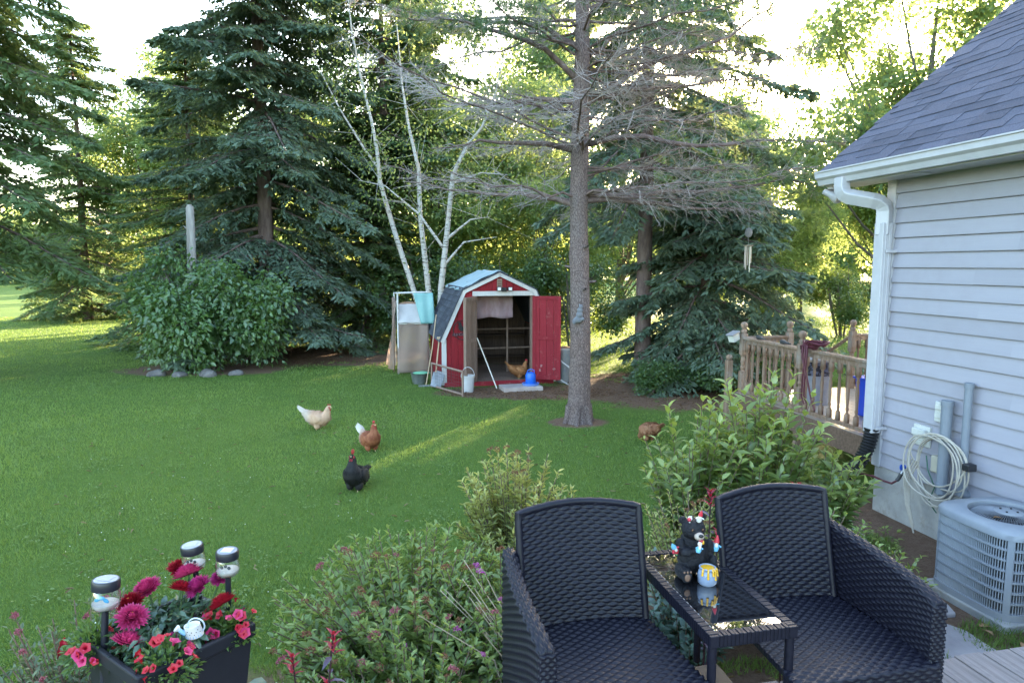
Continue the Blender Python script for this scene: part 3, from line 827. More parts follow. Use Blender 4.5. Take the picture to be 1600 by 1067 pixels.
house = thing('house', 'house with pale grey vinyl siding and a dark shingle roof on the right', 'house', hw(0, 0), TH)
EZ = 3.60; EX = -.35; PITCH = R(39.4); RIDGE_X = 3.9
b = MB(); b.box(0, 7.8, -9.0, 0, -.1, .50); o = b.build('foundation', CONC, house)
b = MB(); b.box(.035, 7.76, -8.96, -.035, .50, 3.46)
rz_ = EZ + (RIDGE_X - EX) * math.tan(PITCH)
b.prism([(.035, 3.46), (7.76, 3.46), (RIDGE_X, rz_ - .25)], -8.96, -.035)
b.build('wall_core', mat('sheathing', (.5, .51, .53), rough=.7), house)
EXPO = .148
plank = MB()
prof = [(.034, -.012), (-.016, -.012), (-.018, .0), (-.002, EXPO * .46), (-.004, EXPO * .5), (-.014, EXPO * .52), (.0, EXPO), (.034, EXPO)]
prof = [(.034, -.004), (-.017, -.004), (-.018, .004), (.004, EXPO - .010), (.012, EXPO - .004), (.034, EXPO - .004)]
plank.prism(prof, -1.0, 0.0)
pme = plank.mesh('siding_plank', SIDING)
rj = random.Random(17)
for i in range(20):
    j = -.09 - rj.choice((.9, 1.35, 1.7, 2.3, .55)) - rj.uniform(0, .15)
    for k, (ya, yb) in enumerate(((-.09, j), (j + .012, -8.9))):     # two lengths, lapped at a joint
        o = inst(pme, 'siding_plank', house, (rj.uniform(-.0012, .0012) - .002 * k, ya, .505 + i * EXPO + rj.uniform(-.001, .001)), (rj.uniform(-.0008, .0008), 0, 0), (1, ya - yb, 1))
b = MB(); b.box(-.026, .06, -.088, .026, .49, 3.45); b.box(-.024, .088, -.0, .028, .492, 3.448); b.build('corner_trim', WHITE, house, bevel=.004)
gp = MB(); gp.prism([(.1, 0), (3.8, 0), (3.8, .14), (.1, .14)], .0, .02)
gm = gp.mesh('siding_plank', SIDING)
for i in range(20): inst(gm, 'siding_plank', house, (0, .004, .505 + i * EXPO))
b = MB(); b.box(EX + .03, .034, -9, .55, 3.445, 3.463); so = b.build('soffit', WHITE, house)
b = MB(); b.box(EX + .005, EX + .03, -9, .57, 3.44, 3.60); b.build('fascia', WHITE, house)
# gutter: K profile, open on top
b = MB()
gpf = [(EX, 3.582), (EX, 3.452), (EX - .055, 3.452), (EX - .075, 3.502), (EX - .105, 3.527), (EX - .108, 3.582), (EX - .122, 3.582), (EX - .122, 3.595), (EX - .10, 3.595), (EX - .098, 3.532), (EX - .068, 3.507), (EX - .05, 3.459), (EX - .006, 3.459), (EX - .006, 3.582)]
b.prism(gpf, -9, .60); gut = b.build('gutter', WHITE, house)
b = MB(); b.prism([(EX, 3.582), (EX, 3.452), (EX - .055, 3.452), (EX - .075, 3.502), (EX - .105, 3.527), (EX - .12, 3.589)], .6, .604); b.build('end_cap', WHITE, gut)
# vent in the soffit
b = MB(); b.lathe([(.11, 0), (.11, -.008), (.09, -.012), (.0, -.012)], 20, (-.2, -.55, 3.443)); b.build('soffit_vent', WHITE, so)
# roof deck and shingles
ct, st = math.cos(PITCH), math.sin(PITCH)
def on_roof(s, n=0.0): return (EX - .03 + s * ct - n * st, EZ + s * st + n * ct)      # s up the slope
SL = (RIDGE_X - EX + .03) / ct
roof = MB()
p0 = on_roof(0, -.05); p1 = on_roof(0, 0); p2 = on_roof(SL, 0); p3 = on_roof(SL, -.05)
roof.prism([p0, p3, p2, p1], -9, .62)
roof = roof.build('roof', mat('roof_underlay', (.07, .072, .085), (.105, .105, .12), 60, .95), house)
b = MB(); q2 = (2 * RIDGE_X - p1[0], p1[1]); b.prism([(RIDGE_X, p2[1] - .06), (RIDGE_X, p2[1]), q2, (q2[0], q2[1] - .06)], -9, .62); b.build('far_roof_slope', MATS['roof_underlay'], roof)
b = MB(); b.prism([on_roof(0, -.16), on_roof(SL, -.16), on_roof(SL, -.052), on_roof(0, -.052)], .585, .61); b.build('rake_board', WHITE, roof)
rnd = random.Random(3)
EXS, TABW = .142, .335
tabs = []
for k in range(3):
    w_ = TABW - .007; t_ = .010 + .003 * k
    b = MB(); b.box(.0, .30, -w_ / 2, w_ / 2, 0, t_)
    tabs.append(b.mesh('shingle', SHINGLE))
cnt = 0; extra = MB()
for c in range(31):
    s = c * EXS - .02; off = (c * .5 % 1) * TABW + (.07 if c % 3 == 1 else 0)
    y = .635 - off * .5
    j = 0
    while y > -3.4:
        yc = y - TABW / 2
        x0, z0 = on_roof(s, .004)
        Mx = Matrix.Translation((x0, yc, z0)) @ Matrix.Rotation(-PITCH + .035, 4, 'Y')
        if yc + TABW / 2 > .66: pass
        elif cnt < 300 and yc > -2.4 + .0:
            o = inst(tabs[rnd.randrange(3)], 'shingle', roof); o.matrix_local = Mx; cnt += 1
        else: extra.box(0, .30, -TABW / 2 + .004, TABW / 2 - .004, 0, .011, Mx)
        y -= TABW; j += 1
# starter pieces that square off the rake edge
o = extra.build('upper_shingles', SHINGLE, roof); o['kind'] = 'stuff'

# downspout: from the gutter, S bend to the corner, down to the black pipe
def rect_path(mbx, pts, a, bb):
    mbx.tube(pts, [(a, bb)] * len(pts), 4, up=(1, 0, 0))
ds = thing('downspout', 'white metal downspout bending from the gutter down the house corner', 'downspout', hw(-.10, -.04), TH)
b = MB()
pts = [(-.30, .27, 3.50), (-.30, .27, 3.40), (-.295, .265, 3.36), (-.28, .25, 3.325), (-.25, .22, 3.30), (-.10, .045, 3.245), (-.05, .015, 3.225), (-.015, 0, 3.19), (0, 0, 3.14), (0, 0, 2.9)]
b.tube(pts, [(.076, .090)] * len(pts), 4, up=(1, 0, 0), rot0=math.pi / 4); b.build('elbow', WHITE, ds, bevel=.010)
b = MB()
for sx, sy in ((0, 0),): b.box(-.055, .055, -.065, .065, .86, 3.02)
for k in (-.022, .022): b.box(k - .006, k + .006, -.0695, .0695, .88, 3.0)
b.build('pipe', WHITE, ds, bevel=.01)
for z in (2.72, .9):
    b = MB(); b.box(-.052, .052, -.062, .062, z, z + .035); b.box(-.03, .10, -.10, -.085, z, z + .03); b.build('strap', WHITE, ds, bevel=.003)
b = MB(); n = 46
path = []
for k in range(n + 1):
    u = k / n
    if u < .35: a = u / .35; path.append((-.005 * a, .0, .90 - .18 * a))
    else:
        a = (u - .35) / .65; path.append((-.05 - .42 * a ** 1.1, -.01 - .02 * a, .72 - .36 * math.sin(a * 1.3) - .04 * a))
path = []
for k in range(n + 1):
    a = k / n * R(72)
    path.append((-.62 * (1 - math.cos(a)) * 1.15, 0, .90 - .62 * math.sin(a)))
for k in range(10): path.append((path[-1][0] - .035, 0, path[-1][2] - .012))
rad = [.078 if k % 2 else .064 for k in range(len(path))]
rad[0] = rad[1] = .075
b.tube(path, rad, 18); o = b.build('drain_pipe', mat('black_plastic', (.012, .012, .013), rough=.45, spec=.5), None, True)
o.location = hw(-.10, -.04); o.rotation_euler = (0, 0, TH)
tag(o, 'black corrugated drain pipe curving from the bottom of the white downspout', 'pipe')
o = None
# flood lamp on the gable side
fl = thing('flood_lamp', 'white twin flood lamp under the eave left of the downspout', 'lamp', hw(-.27, .545, 3.445), TH)
b = MB(); b.lathe([(.055, 0), (.055, -.03), (.03, -.045), (.0, -.045)], 16); b.build('mount', WHITE, fl, True)
for sx in (-1, 1):
    M_ = Matrix.Translation((sx * .05 - .05, .0, -.06)) @ Matrix.Rotation(R(-60), 4, 'Y') @ Matrix.Rotation(R(25 * sx), 4, 'X') @ Matrix.Rotation(math.pi, 4, 'X')
    b = MB(); b.lathe([(.0, -.02), (.03, -.01), (.032, .05), (.06, .12), (.062, .14), (.05, .146), (.0, .150)], 16, M=M_); b.build('lamp_head', WHITE, fl, True)

# --- things on the wall
GREYP = mat('grey_pvc', (.175, .195, .235), (.215, .235, .27), 4, .45, spec=.45)
for lab, y, zt, zb, r, dx in (('thick grey plastic vent pipe with a cap, left of the pair on the wall', -.955, 1.37, .55, .048, -.09), ('thinner taller grey plastic pipe, right of the pair on the wall', -1.155, 1.565, .60, .034, -.075)):
    t = thing('vent_pipe', lab, 'pipe', hw(dx, y, 0), TH)
    b = MB(); b.lathe([(r, zb), (r, zt)], 20); b.build('tube', GREYP, t, True)
    b = MB(); b.lathe([(r + .006, zt - .045), (r + .007, zt), (r * .75, zt + .005), (r * .72, zt - .03), (.0, zt - .03)], 20); b.build('cap', GREYP, t, True)
    b = MB(); b.lathe([(r + .008, zb - .05), (r + .008, zb + .05)], 20); b.tube([(0, 0, zb - .03), (.03, 0, zb - .05), (.12, 0, zb - .05)], r + .004, 16); b.build('elbow', GREYP, t, True)
VENTW = mat('vent_plastic', (.60, .59, .55), (.5, .49, .45), 9, .5)
t = thing('dryer_vent', 'square white vent cover low on the siding', 'vent', hw(-.02, -.618, .86), TH)
b = MB(); b.box(-.012, .02, -.10, .10, 0, .20); b.build('plate', VENTW, t, bevel=.008)
b = MB(); b.box(-.06, -.012, -.075, .075, .10, .17); b.build('hood', VENTW, t, bevel=.01)
for k in range(3): b = MB(); b.box(-.02, -.0125, -.07, .07, .03 + .022 * k, .04 + .022 * k); b.build('louver', VENTW, t)
t = thing('outlet_box', 'small beige outlet box beside the thick grey pipe', 'outlet', hw(-.02, -.825, 1.14), TH)
b = MB(); b.box(-.03, .02, -.05, .05, 0, .19); b.build('box', VENTW, t, bevel=.006)
for z in (.04, .12): b = MB(); b.box(-.045, -.03, -.035, .035, z, z + .045); b.build('cover', VENTW, t, bevel=.004)
t = thing('junction_box', 'beige junction box half behind the thick grey pipe', 'box', hw(-.02, -.84, .66), TH)
b = MB(); b.box(-.05, .02, -.045, .045, 0, .16); b.build('box', mat('beige_plastic', (.45, .41, .33), rough=.5), t, bevel=.006)
b = MB(); b.box(-.056, -.050, -.04, .04, .01, .15); b.build('lid', MATS['beige_plastic'], t, bevel=.003)
t = thing('garden_tap', 'blue handled tap on the wall with a dark hose', 'tap', hw(-.02, -.50, .585), TH)
METAL = mat('dull_metal', (.38, .37, .36), rough=.35, metal=.9)
b = MB(); b.tube([(.03, 0, 0), (-.06, 0, 0), (-.09, 0, -.015), (-.10, 0, -.04)], .014, 10); b.build('spout', METAL, t, True)
b = MB(); b.lathe([(.0, 0), (.034, 0), (.036, .012), (.0, .014)], 14, M=Matrix.Translation((-.065, .03, .015)) @ Matrix.Rotation(R(80), 4, 'X')); b.build('handle', mat('blue_plastic', (.02, .09, .45), rough=.35), t, True)
b = MB(); b.tube([(-.10, 0, -.035), (-.115, .01, -.085), (-.13, .02, -.11)], .019, 12); b.build('hose_end', mat('dark_hose_end', (.05, .05, .055), rough=.4), t, True)
b = MB(); b.tube([(-.13, .02, -.11), (-.15, .06, -.15), (-.16, .16, -.155), (-.16, .30, -.15), (-.17, .5, -.18), (-.2, .9, -.34)], .011, 8); b.build('hose', mat('maroon_hose', (.085, .018, .030), rough=.45), t, True)
# coil of pale cable over the pipes
def coil():
    t = thing('cable_coil', 'cream cable coiled over the two grey pipes above the air conditioner', 'cable', hw(-.16, -1.05, .2), TH)
    r_ = random.Random(9); cm = mat('cream_cable', (.46, .42, .36), (.38, .33, .28), 12, .5)
    for k in range(7):
        b = MB(); P_ = []
        ry = .30 + r_.uniform(-.05, .03); rzz = .24 + r_.uniform(-.05, .10)
        for j in range(33):
            a = 2 * math.pi * j / 32
            P_.append((-.012 * k + .02 * math.sin(a * 2 + k) + .03, ry * math.cos(a) + .07 + .01 * k, .56 + rzz * math.sin(a) * (1.0 if math.sin(a) > 0 else 1.05 + .05 * k) - (rzz - .28) + .02 * math.sin(3 * a + k)))
        b.tube(P_, .0075, 7, cap=False); b.build('loop', cm, t, True)
    for k in range(4):
        b = MB(); y0 = .36 + .025 * k
        b.tube([(.0, .30 + .03 * k, .55), (-.01, y0 + .03, .35), (-.02, y0 - .01 * k, .1), (-.02, y0 - .06 - .03 * k, -.06 - .03 * k)], .0075, 7); b.build('loose_end', cm, t, True)
    b = MB(); b.box(-.05, .04, -.29, -.215, .62, .685); b.build('clip', mat('black_clip', (.02, .02, .025), rough=.4), t, bevel=.01)
    b = MB(); b.tube([(.02, .24, .62), (-.01, .18, .5), (.0, .10, .36), (.01, .17, .2), (.02, .08, .12)], .006, 6); b.build('green_wire', mat('green_wire', (.03, .09, .06), rough=.5), t, True)
coil()

# --- air conditioner
def superring(half, n=64, p=5.0):
    out = []
    for k in range(n):
        a = 2 * math.pi * k / n; c_, s_ = math.cos(a), math.sin(a)
        r_ = (abs(c_) ** p + abs(s_) ** p) ** (-1 / p)
        out.append((half * r_ * c_, half * r_ * s_))
    return out
def ring_band(mbx, half0, half1, z0, z1, n=64):
    A = superring(half0, n); Bq = superring(half1, n)
    vs_ = [(x, y, z0) for x, y in A] + [(x, y, z1) for x, y in A] + [(x, y, z1) for x, y in Bq] + [(x, y, z0) for x, y in Bq]
    fs_ = []
    for k in range(n):
        j = (k + 1) % n
        for q in range(4):
            a_, b_ = q * n, ((q + 1) % 4) * n
            fs_.append((a_ + k, a_ + j, b_ + j, b_ + k))
    mbx.add(vs_, fs_)
def ac_unit():
    AC = mat('ac_paint', (.235, .25, .285), (.275, .29, .32), 5, .45, spec=.5, wear=(.22, .21, .20), wscale=9, wlo=.66, whi=.78)
    FINM = mat('ac_fin', (.36, .38, .42), rough=.5, spec=.5)
    ang = TH
    b = MB(); b.box(-.385, .385, -.385, .385, -.03, .055); pad = b.build('concrete_pad', CONC, None, bevel=.01, loc=(3.79, 5.03, 0), rot=(0, 0, ang)); tag(pad, 'square concrete pad under the air conditioner', 'pad')
    t = thing('air_conditioner', 'grey box air conditioner with louvred sides beside the house wall', 'air conditioner', (3.79, 5.03, .056), ang)
    h = .362; H_ = .65
    b = MB(); ring_band(b, h - .035, h - .05, .02, H_ - .05); b.build('coil', mat('ac_coil', (.10, .11, .125), (.05, .055, .06), 60, .7), t)
    b = MB(); ring_band(b, h + .005, h - .06, 0, .05); b.build('base_pan', AC, t, True)
    nb = 7; dz = (H_ - .05 - .05) / nb
    for k in range(1, nb):
        b = MB(); ring_band(b, h, h - .03, .05 + dz * k - .007, .05 + dz * k + .007); b.build('band', AC, t, True)
    fins = MB(); N_ = 150
    ringp = superring(h - .008, N_, 5.0); ringi = superring(h - .03, N_, 5.0)
    for k in range(N_):
        (x, y), (xi, yi) = ringp[k], ringi[k]
        dx, dy = ringp[(k + 1) % N_][0] - x, ringp[(k + 1) % N_][1] - y
        L = math.hypot(dx, dy); dx, dy = dx / L * .0028, dy / L * .0028
        fins.add([(x - dx, y - dy, .05), (x + dx, y + dy, .05), (xi + dx, yi + dy, .05), (xi - dx, yi - dy, .05), (x - dx, y - dy, H_ - .05), (x + dx, y + dy, H_ - .05), (xi + dx, yi + dy, H_ - .05), (xi - dx, yi - dy, H_ - .05)], [(0, 1, 5, 4), (1, 2, 6, 5), (2, 3, 7, 6), (3, 0, 4, 7)])
    o = fins.build('fins', FINM, t); o['kind'] = 'stuff'
    for k in range(4):
        a = math.pi / 4 + k * math.pi / 2
        p_ = superring(h + .002, 64)[8 + 16 * k]
        b = MB(); M_ = Matrix.Translation((p_[0] * .985, p_[1] * .985, 0)) @ Matrix.Rotation(a, 4, 'Z'); b.box(-.012, .006, -.022, .022, .03, H_ - .03, M_); b.build('corner_post', AC, t, bevel=.004)
    # lid with the round opening
    n = 64; O = superring(h + .008, n); O2 = superring(h - .012, n)
    rf = .265
    cir = [(rf * math.cos(2 * math.pi * k / n), rf * math.sin(2 * math.pi * k / n)) for k in range(n)]
    rings = [[(x, y, H_ - .055) for x, y in O], [(x, y, H_ - .012) for x, y in O], [(x, y, H_ + .012) for x, y in O2], [(x, y, H_ + .020) for x, y in [(c[0] * 1.06, c[1] * 1.06) for c in cir]], [(x, y, H_ + .016) for x, y in cir], [(x * .985, y * .985, H_ - .09) for x, y in cir]]
    b = MB()
    for r_ in rings: b.v += r_
    for i in range(len(rings) - 1):
        for k in range(n): b.f.append([i * n + k, i * n + (k + 1) % n, (i + 1) * n + (k + 1) % n, (i + 1) * n + k])
    lid = b.build('lid', AC, t, True)
    b = MB()
    for k in range(76):
        a = 2 * math.pi * k / 76
        b.tube([(math.cos(a) * .09, math.sin(a) * .09, H_ + .022), (math.cos(a) * .2, math.sin(a) * .2, H_ + .012), (math.cos(a) * .262, math.sin(a) * .262, H_ - .03)], .0022, 4, cap=False)
    g_ = b.build('fan_grille', mat('ac_wire', (.20, .21, .24), rough=.4, metal=.3), t); g_['kind'] = 'stuff'
    b = MB(); b.lathe([(.0, H_ + .018), (.095, H_ + .018), (.095, H_ + .026), (.085, H_ + .031), (.0, H_ + .034)], 32); hub = b.build('hub', AC, t, True)
    for k in range(4):
        a = k * math.pi / 2 + .5
        b = MB(); b.lathe([(.008, 0), (.008, .008), (.0, .009)], 8, (math.cos(a) * .055, math.sin(a) * .055, H_ + .033)); b.build('bolt', mat('bolt_dark', (.06, .06, .07), rough=.4, metal=.7), hub)
    b = MB()
    for k in range(3):
        a = k * 2.094
        b.add([(math.cos(a) * .04, math.sin(a) * .04, H_ - .07), (math.cos(a - .35) * .24, math.sin(a - .35) * .24, H_ - .05), (math.cos(a + .45) * .24, math.sin(a + .45) * .24, H_ - .09)], [(0, 1, 2)])
    b.lathe([(.0, H_ - .12), (.06, H_ - .12), (.06, H_ - .06), (.0, H_ - .05)], 18); b.build('fan', mat('fan_blade', (.08, .08, .09), rough=.5), t)
    b = MB(); b.lathe([(.0, .03), (rf, .03), (rf, .034)], 32, (0, 0, .3)); b.build('inner_floor', DARK, t)
ac_unit()

# --- stone slabs and weeds between the front deck and the wall
SLAB = mat('paving_stone', (.27, .24, .25), (.37, .33, .33), 3, .85, None, .4, 20, spec=.25, vary=.08)
rnd = random.Random(21)
for x, y, w_, d_, a, lab in ((2.95, 4.35, .62, .62, .25, 'flat grey paving stone nearest the deck boards'), (3.02, 5.05, .60, .55, .15, 'paving stone beside the air conditioner corner'), (3.05, 5.75, .55, .5, .3, 'paving stone in front of the tap, among weeds'), (3.15, 6.35, .45, .45, .1, 'farthest paving stone by the shrub and drain pipe'), (2.6, 3.75, .7, .45, .2, 'long paving stone touching the deck end')):
    b = MB(); k = 14; poly = []
    for j in range(k):
        an = 2 * math.pi * j / k; c_, s_ = math.cos(an), math.sin(an); r_ = (abs(c_) ** 6 + abs(s_) ** 6) ** (-1 / 6) * rnd.uniform(.93, 1.05)
        poly.append((w_ / 2 * r_ * c_, d_ / 2 * r_ * s_))
    vs_ = [(px, py, -.03) for px, py in poly] + [(px, py, .035) for px, py in poly]
    b.add(vs_, [tuple(range(k - 1, -1, -1)), tuple(range(k, 2 * k))] + [(j, (j + 1) % k, k + (j + 1) % k, k + j) for j in range(k)])
    o = b.build('paving_stone', SLAB, None, bevel=.012, loc=(x, y, 0), rot=(0, 0, a)); tag(o, lab, 'paving stone', 'paving stones along the house wall')

# ------------------------------------------------------------------ front deck (boards run along the house)
DECKW = mat('grey_deck_wood', (.195, .16, .15), (.29, .245, .235), 5, .8, (9, .5, 9), .45, 12, spec=.3, vary=.13, wear=(.16, .13, .13), wscale=3, wlo=.6, whi=.78)
DZ = .84
deck = thing('front_deck', 'weathered grey board deck in the front corner', 'deck', (0, 0, 0), TH)
SP = .148
rnd = random.Random(4)
b = MB(); b.box(0, .140, -4.2, 0, -.036, 0)
bme = b.mesh('deck_board', DECKW)
YE = 2.44
for i in range(-24, 34):
    x = i * SP + .05
    o = inst(bme, 'deck_board', deck, (x, YE + rnd.uniform(-.006, .006), DZ + rnd.uniform(-.0015, .0015)))
    md = o.modifiers.new('bevel', 'BEVEL'); md.width = .004; md.segments = 2
b = MB(); b.box(-3.4, 5.0, YE - .05, YE - .012, DZ - .24, DZ - .038); b.build('rim_joist', DECKW, deck)
for x in (-3.2, -1.6, 0, 1.6, 3.2, 4.6):
    b = MB(); b.box(x, x + .09, YE - .15, YE - .06, -.1, DZ - .04); b.build('support_post', DECKW, deck)

# ------------------------------------------------------------------ back deck with turned railing
RAILW = mat('rail_wood', (.17, .105, .070), (.27, .185, .135), 5, .7, (6, 6, .5), .35, 16, spec=.3, vary=.15, wear=(.27, .245, .225), wscale=2.6, wlo=.5, whi=.68)
BZ = .62
bd = thing('back_deck', 'raised wooden back deck with turned baluster railing beside the house', 'deck', hw(0, 0), TH)
b = MB(); b.box(0, .138, 0, 3.45, -.034, 0); m_ = mat('back_deck_wood', (.30, .24, .19), (.40, .33, .27), 4, .34, (8, .6, 8), .18, 14, spec=.6, vary=.1)
bm_ = b.mesh('deck_board', m_)
for i in range(29): inst(bm_, 'deck_board', bd, (.36 + i * .144, .03, BZ))
b = MB(); b.box(.33, .358, .03, 3.5, BZ - .25, BZ - .004); b.box(.358, 4.5, 3.482, 3.51, BZ - .25, BZ - .004); b.build('rim_joist', mat('skirt_wood', (.10, .06, .04), (.16, .10, .07), 5, .8, (.5, 6, 6)), bd)
RT = 1.50
def turned(h):
    return [(.0, 0), (.024, 0), (.024, h * .17), (.014, h * .20), (.022, h * .24), (.016, h * .28), (.021, h * .45), (.023, h * .55), (.015, h * .66), (.022, h * .70), (.014, h * .745), (.024, h * .78), (.024, h), (.0, h)]
b = MB(); bh = RT - BZ - .10; b.lathe(turned(bh), 10); b.box(-.023, .023, -.023, .023, 0, bh * .17); b.box(-.023, .023, -.023, .023, bh * .78, bh)
balm = b.mesh('baluster', RAILW, True)
def newel(x, y, z0=-.05):
    b = MB(); b.box(-.046, .046, -.046, .046, z0, BZ + .34); b.box(-.046, .046, -.046, .046, BZ + .60, RT + .05)
    b.lathe([(.046, BZ + .34), (.03, BZ + .36), (.043, BZ + .40), (.03, BZ + .43), (.04, BZ + .50), (.032, BZ + .56), (.046, BZ + .60)], 14)
    po = b.build('newel_post', RAILW, bd, bevel=.004, loc=(x, y, 0))
    b = MB(); b.lathe([(.035, 0), (.046, .02), (.04, .05), (.028, .065), (.030, .075), (.05, .10), (.054, .125), (.05, .15), (.03, .172), (.0, .18)], 16, (0, 0, RT + .05)); b.build('ball_finial', RAILW, po, True)
def rail(p, q, n):
    p = Vector((*p, 0)); q = Vector((*q, 0)); d = q - p; L = d.length; a = math.atan2(d.y, d.x)
    M_ = Matrix.Translation(p) @ Matrix.Rotation(a, 4, 'Z')
    b = MB(); b.box(.047, L - .047, -.05, .05, RT - .035, RT, M_); b.build('top_rail', RAILW, bd, bevel=.006)
    b = MB(); b.box(.047, L - .047, -.02, .02, RT - .10, RT - .036, M_); b.build('sub_rail', RAILW, bd)
    b = MB(); b.box(.047, L - .047, -.025, .025, BZ + .02, BZ + .065, M_); b.build('bottom_rail', RAILW, bd)
    for k in range(n):
        v = p + d * ((k + .75) / (n + .5)); inst(balm, 'baluster', bd, (v.x, v.y, BZ + .045), (0, 0, a))
RX = .43
newel(RX, 1.95); newel(RX, 3.40); newel(1.22, 3.40); newel(RX + .0, .08)
rail((RX, .08), (RX, 1.95), 11); rail((RX, 1.95), (RX, 3.40), 9); rail((RX, 3.40), (1.22, 3.40), 5)
newel(2.35, 3.40); newel(4.3, 3.4); rail((2.35, 3.40), (4.3, 3.40), 12)
# stair rail going down beyond the gap
b = MB()
for x in (1.22, 2.35):
    b = MB(); b.tube([(x, 3.46, RT - .05), (x, 4.6, RT - .75)], [(.03, .045)] * 2, 4); b.build('stair_rail', RAILW, bd)
    b = MB(); b.box(x - .045, x + .045, 4.55, 4.64, -.05, RT - .62); b.build('stair_post', RAILW, bd, bevel=.004)
for k in range(3): b = MB(); b.box(1.27, 2.30, 3.53 + k * .28, 3.80 + k * .28, BZ - .19 - k * .18, BZ - .155 - k * .18); b.build('stair_tread', m_, bd)
b = MB(); b.box(-.045, .045, -.045, .045, -.05, 1.12); o = b.build('short_post', RAILW, None, bevel=.004, loc=hw(.28, 3.55)); o.rotation_euler = (0, 0, TH)
tag(o, 'short round-topped post just left of the railing corner', 'post')
b = MB(); b.ball((0, 0, 1.16), .05); b.build('ball_top', RAILW, o, True)

# maroon hose gathered over the middle post
hs = thing('garden_hose', 'maroon hose gathered over the middle railing post and hanging down', 'hose', hw(RX, 1.80, RT), TH)
r_ = random.Random(2); hm = MATS['maroon_hose']
for k in range(9):
    b = MB(); P_ = []
    for j in range(21):
        a = 2 * math.pi * j / 20
        P_.append((.075 * math.cos(a) * (1 + .1 * k % .3) + .01 * math.sin(5 * a + k), (.13 + .008 * k) * math.sin(a) - .02 * k, .03 + .016 * k * (1 if k < 6 else .6) + .02 * math.cos(a * 2 + k) - .07 * max(0, math.sin(a)) * (k % 3)))
    b.tube(P_, .014, 7, cap=False); b.build('coil', hm, hs, True)
for k, (y0, yb, zb) in enumerate(((-.10, -.03, -.62), (-.14, -.08, -.60), (-.05, -.25, -.66))):
    b = MB(); b.tube([(-.09, y0 + .05, .06), (-.13, y0, -.1), (-.12, (y0 + yb) / 2, -.35), (-.10, yb, zb), (-.09, yb - .05, zb - .1)], .013, 7); b.build('hanging_loop', hm, hs, True)
# two hose nozzles lying on the rail
for y, lab in ((2.95, 'dark spray nozzle lying on the far stretch of the top rail'), (2.35, 'dark hose end lying on the rail next to the maroon hose')):
    b = MB(); b.tube([(0, -.14, .02), (0, -.05, .022), (0, 0, .03), (0, .06, .03), (0, .09, .03)], [.012, .016, .03, .034, .02], 10); o = b.build('hose_nozzle', MATS['dark_hose_end'], None, True, loc=hw(RX, y, RT)); o.rotation_euler = (0, 0, TH); tag(o, lab, 'nozzle')
# solar lamp on the corner post
sl = thing('solar_lamp', 'small square solar lamp tilted on the railing corner post', 'lamp', hw(RX - .06, 3.45, RT + .03), TH + .3)
M_ = Matrix.Rotation(R(-20), 4, 'Y')
b = MB(); b.box(-.20, -.02, -.07, .07, .05, .075, M_); b.build('panel_cap', mat('lamp_cap', (.25, .25, .27), rough=.3), sl, bevel=.006)
b = MB(); b.box(-.18, -.04, -.055, .055, -.06, .048, M_); b.build('lamp_glass', mat('lamp_glass', (.6, .6, .56), rough=.25), sl, bevel=.006)
b = MB(); b.box(-.05, .02, -.02, .02, -.02, .02); b.build('bracket', MATS['lamp_cap'], sl)
# things standing on the back deck
t = thing('patio_table', 'small round white-topped table with patterned skirt behind the balusters', 'table', hw(1.02, 2.45, BZ + .002), TH)
b = MB(); b.lathe([(.0, .62), (.24, .62), (.27, .65), (.265, .69), (.20, .715), (.0, .72)], 28); b.build('top', WHITE, t, True)
b = MB(); b.lathe([(.22, .42), (.23, .62), (.0, .62)], 24); b.build('band', mat('table_band', (.015, .015, .03), (.12, .13, .2), 22, .6, lo=.5, hi=.55), t, True)
b = MB(); b.lathe([(.0, 0), (.20, 0), (.215, .42), (.0, .42)], 24); b.build('drum', mat('grey_drum', (.22, .24, .30), (.3, .3, .34), 6, .6), t, True)
t = thing('storage_tub', 'bright blue plastic tub standing on the back deck', 'tub', hw(1.22, 1.42, BZ + .002), TH)
b = MB(); b.prism([(-.16, 0), (.16, 0), (.22, .5), (-.22, .5)], -.2, .2); b.build('body', mat('tub_blue', (.02, .07, .55), rough=.4), t, bevel=.02)
b = MB(); b.box(-.24, .24, -.22, .22, .5, .53); b.build('rim', MATS['tub_blue'], t, bevel=.008)
b = MB(); b.ball((0, 0, .54), (.20, .17, .05)); b.build('black_bag', MATS['black_plastic'], t, True)
# ------------------------------------------------------------------ red shed
def plankmat(name, c1, c2, wear, vary=.10, wlo=.6, whi=.7, wscale=5, st=(7, 7, .5), rough=.7):
    return mat(name, c1, c2, 5, rough, st, .35, 14, spec=.25, vary=vary, wear=wear, wscale=wscale, wlo=wlo, whi=whi)
RED = plankmat('red_paint', (.25, .013, .022), (.19, .010, .017), (.27, .06, .05), .14, .60, .78)
REDW = plankmat('red_paint_worn', (.25, .018, .030), (.21, .014, .023), (.30, .10, .095), .05, .57, .74, 7)
BAREW = plankmat('bare_wood', (.18, .115, .09), (.27, .195, .155), (.15, .10, .08), .12)
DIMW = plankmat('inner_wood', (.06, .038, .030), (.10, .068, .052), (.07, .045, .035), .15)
SHEDW = plankmat('white_board', (.48, .46, .46), (.54, .52, .52), (.38, .34, .31), .05, .66, .78)
SHING2 = mat('shed_shingle', (.045, .05, .066), (.085, .09, .11), 50, .95, None, .5, 90, spec=.2, vary=.25)
SR = R(13)
SC = (-.269, 14.68)
def sw(x, y, z=0.0): return (SC[0] + x * math.cos(SR) - y * math.sin(SR), SC[1] + x * math.sin(SR) + y * math.cos(SR), z)
shed = thing('shed', 'red barn-shaped garden shed with open doors, used as a hen house', 'shed', (SC[0], SC[1], 0), SR)
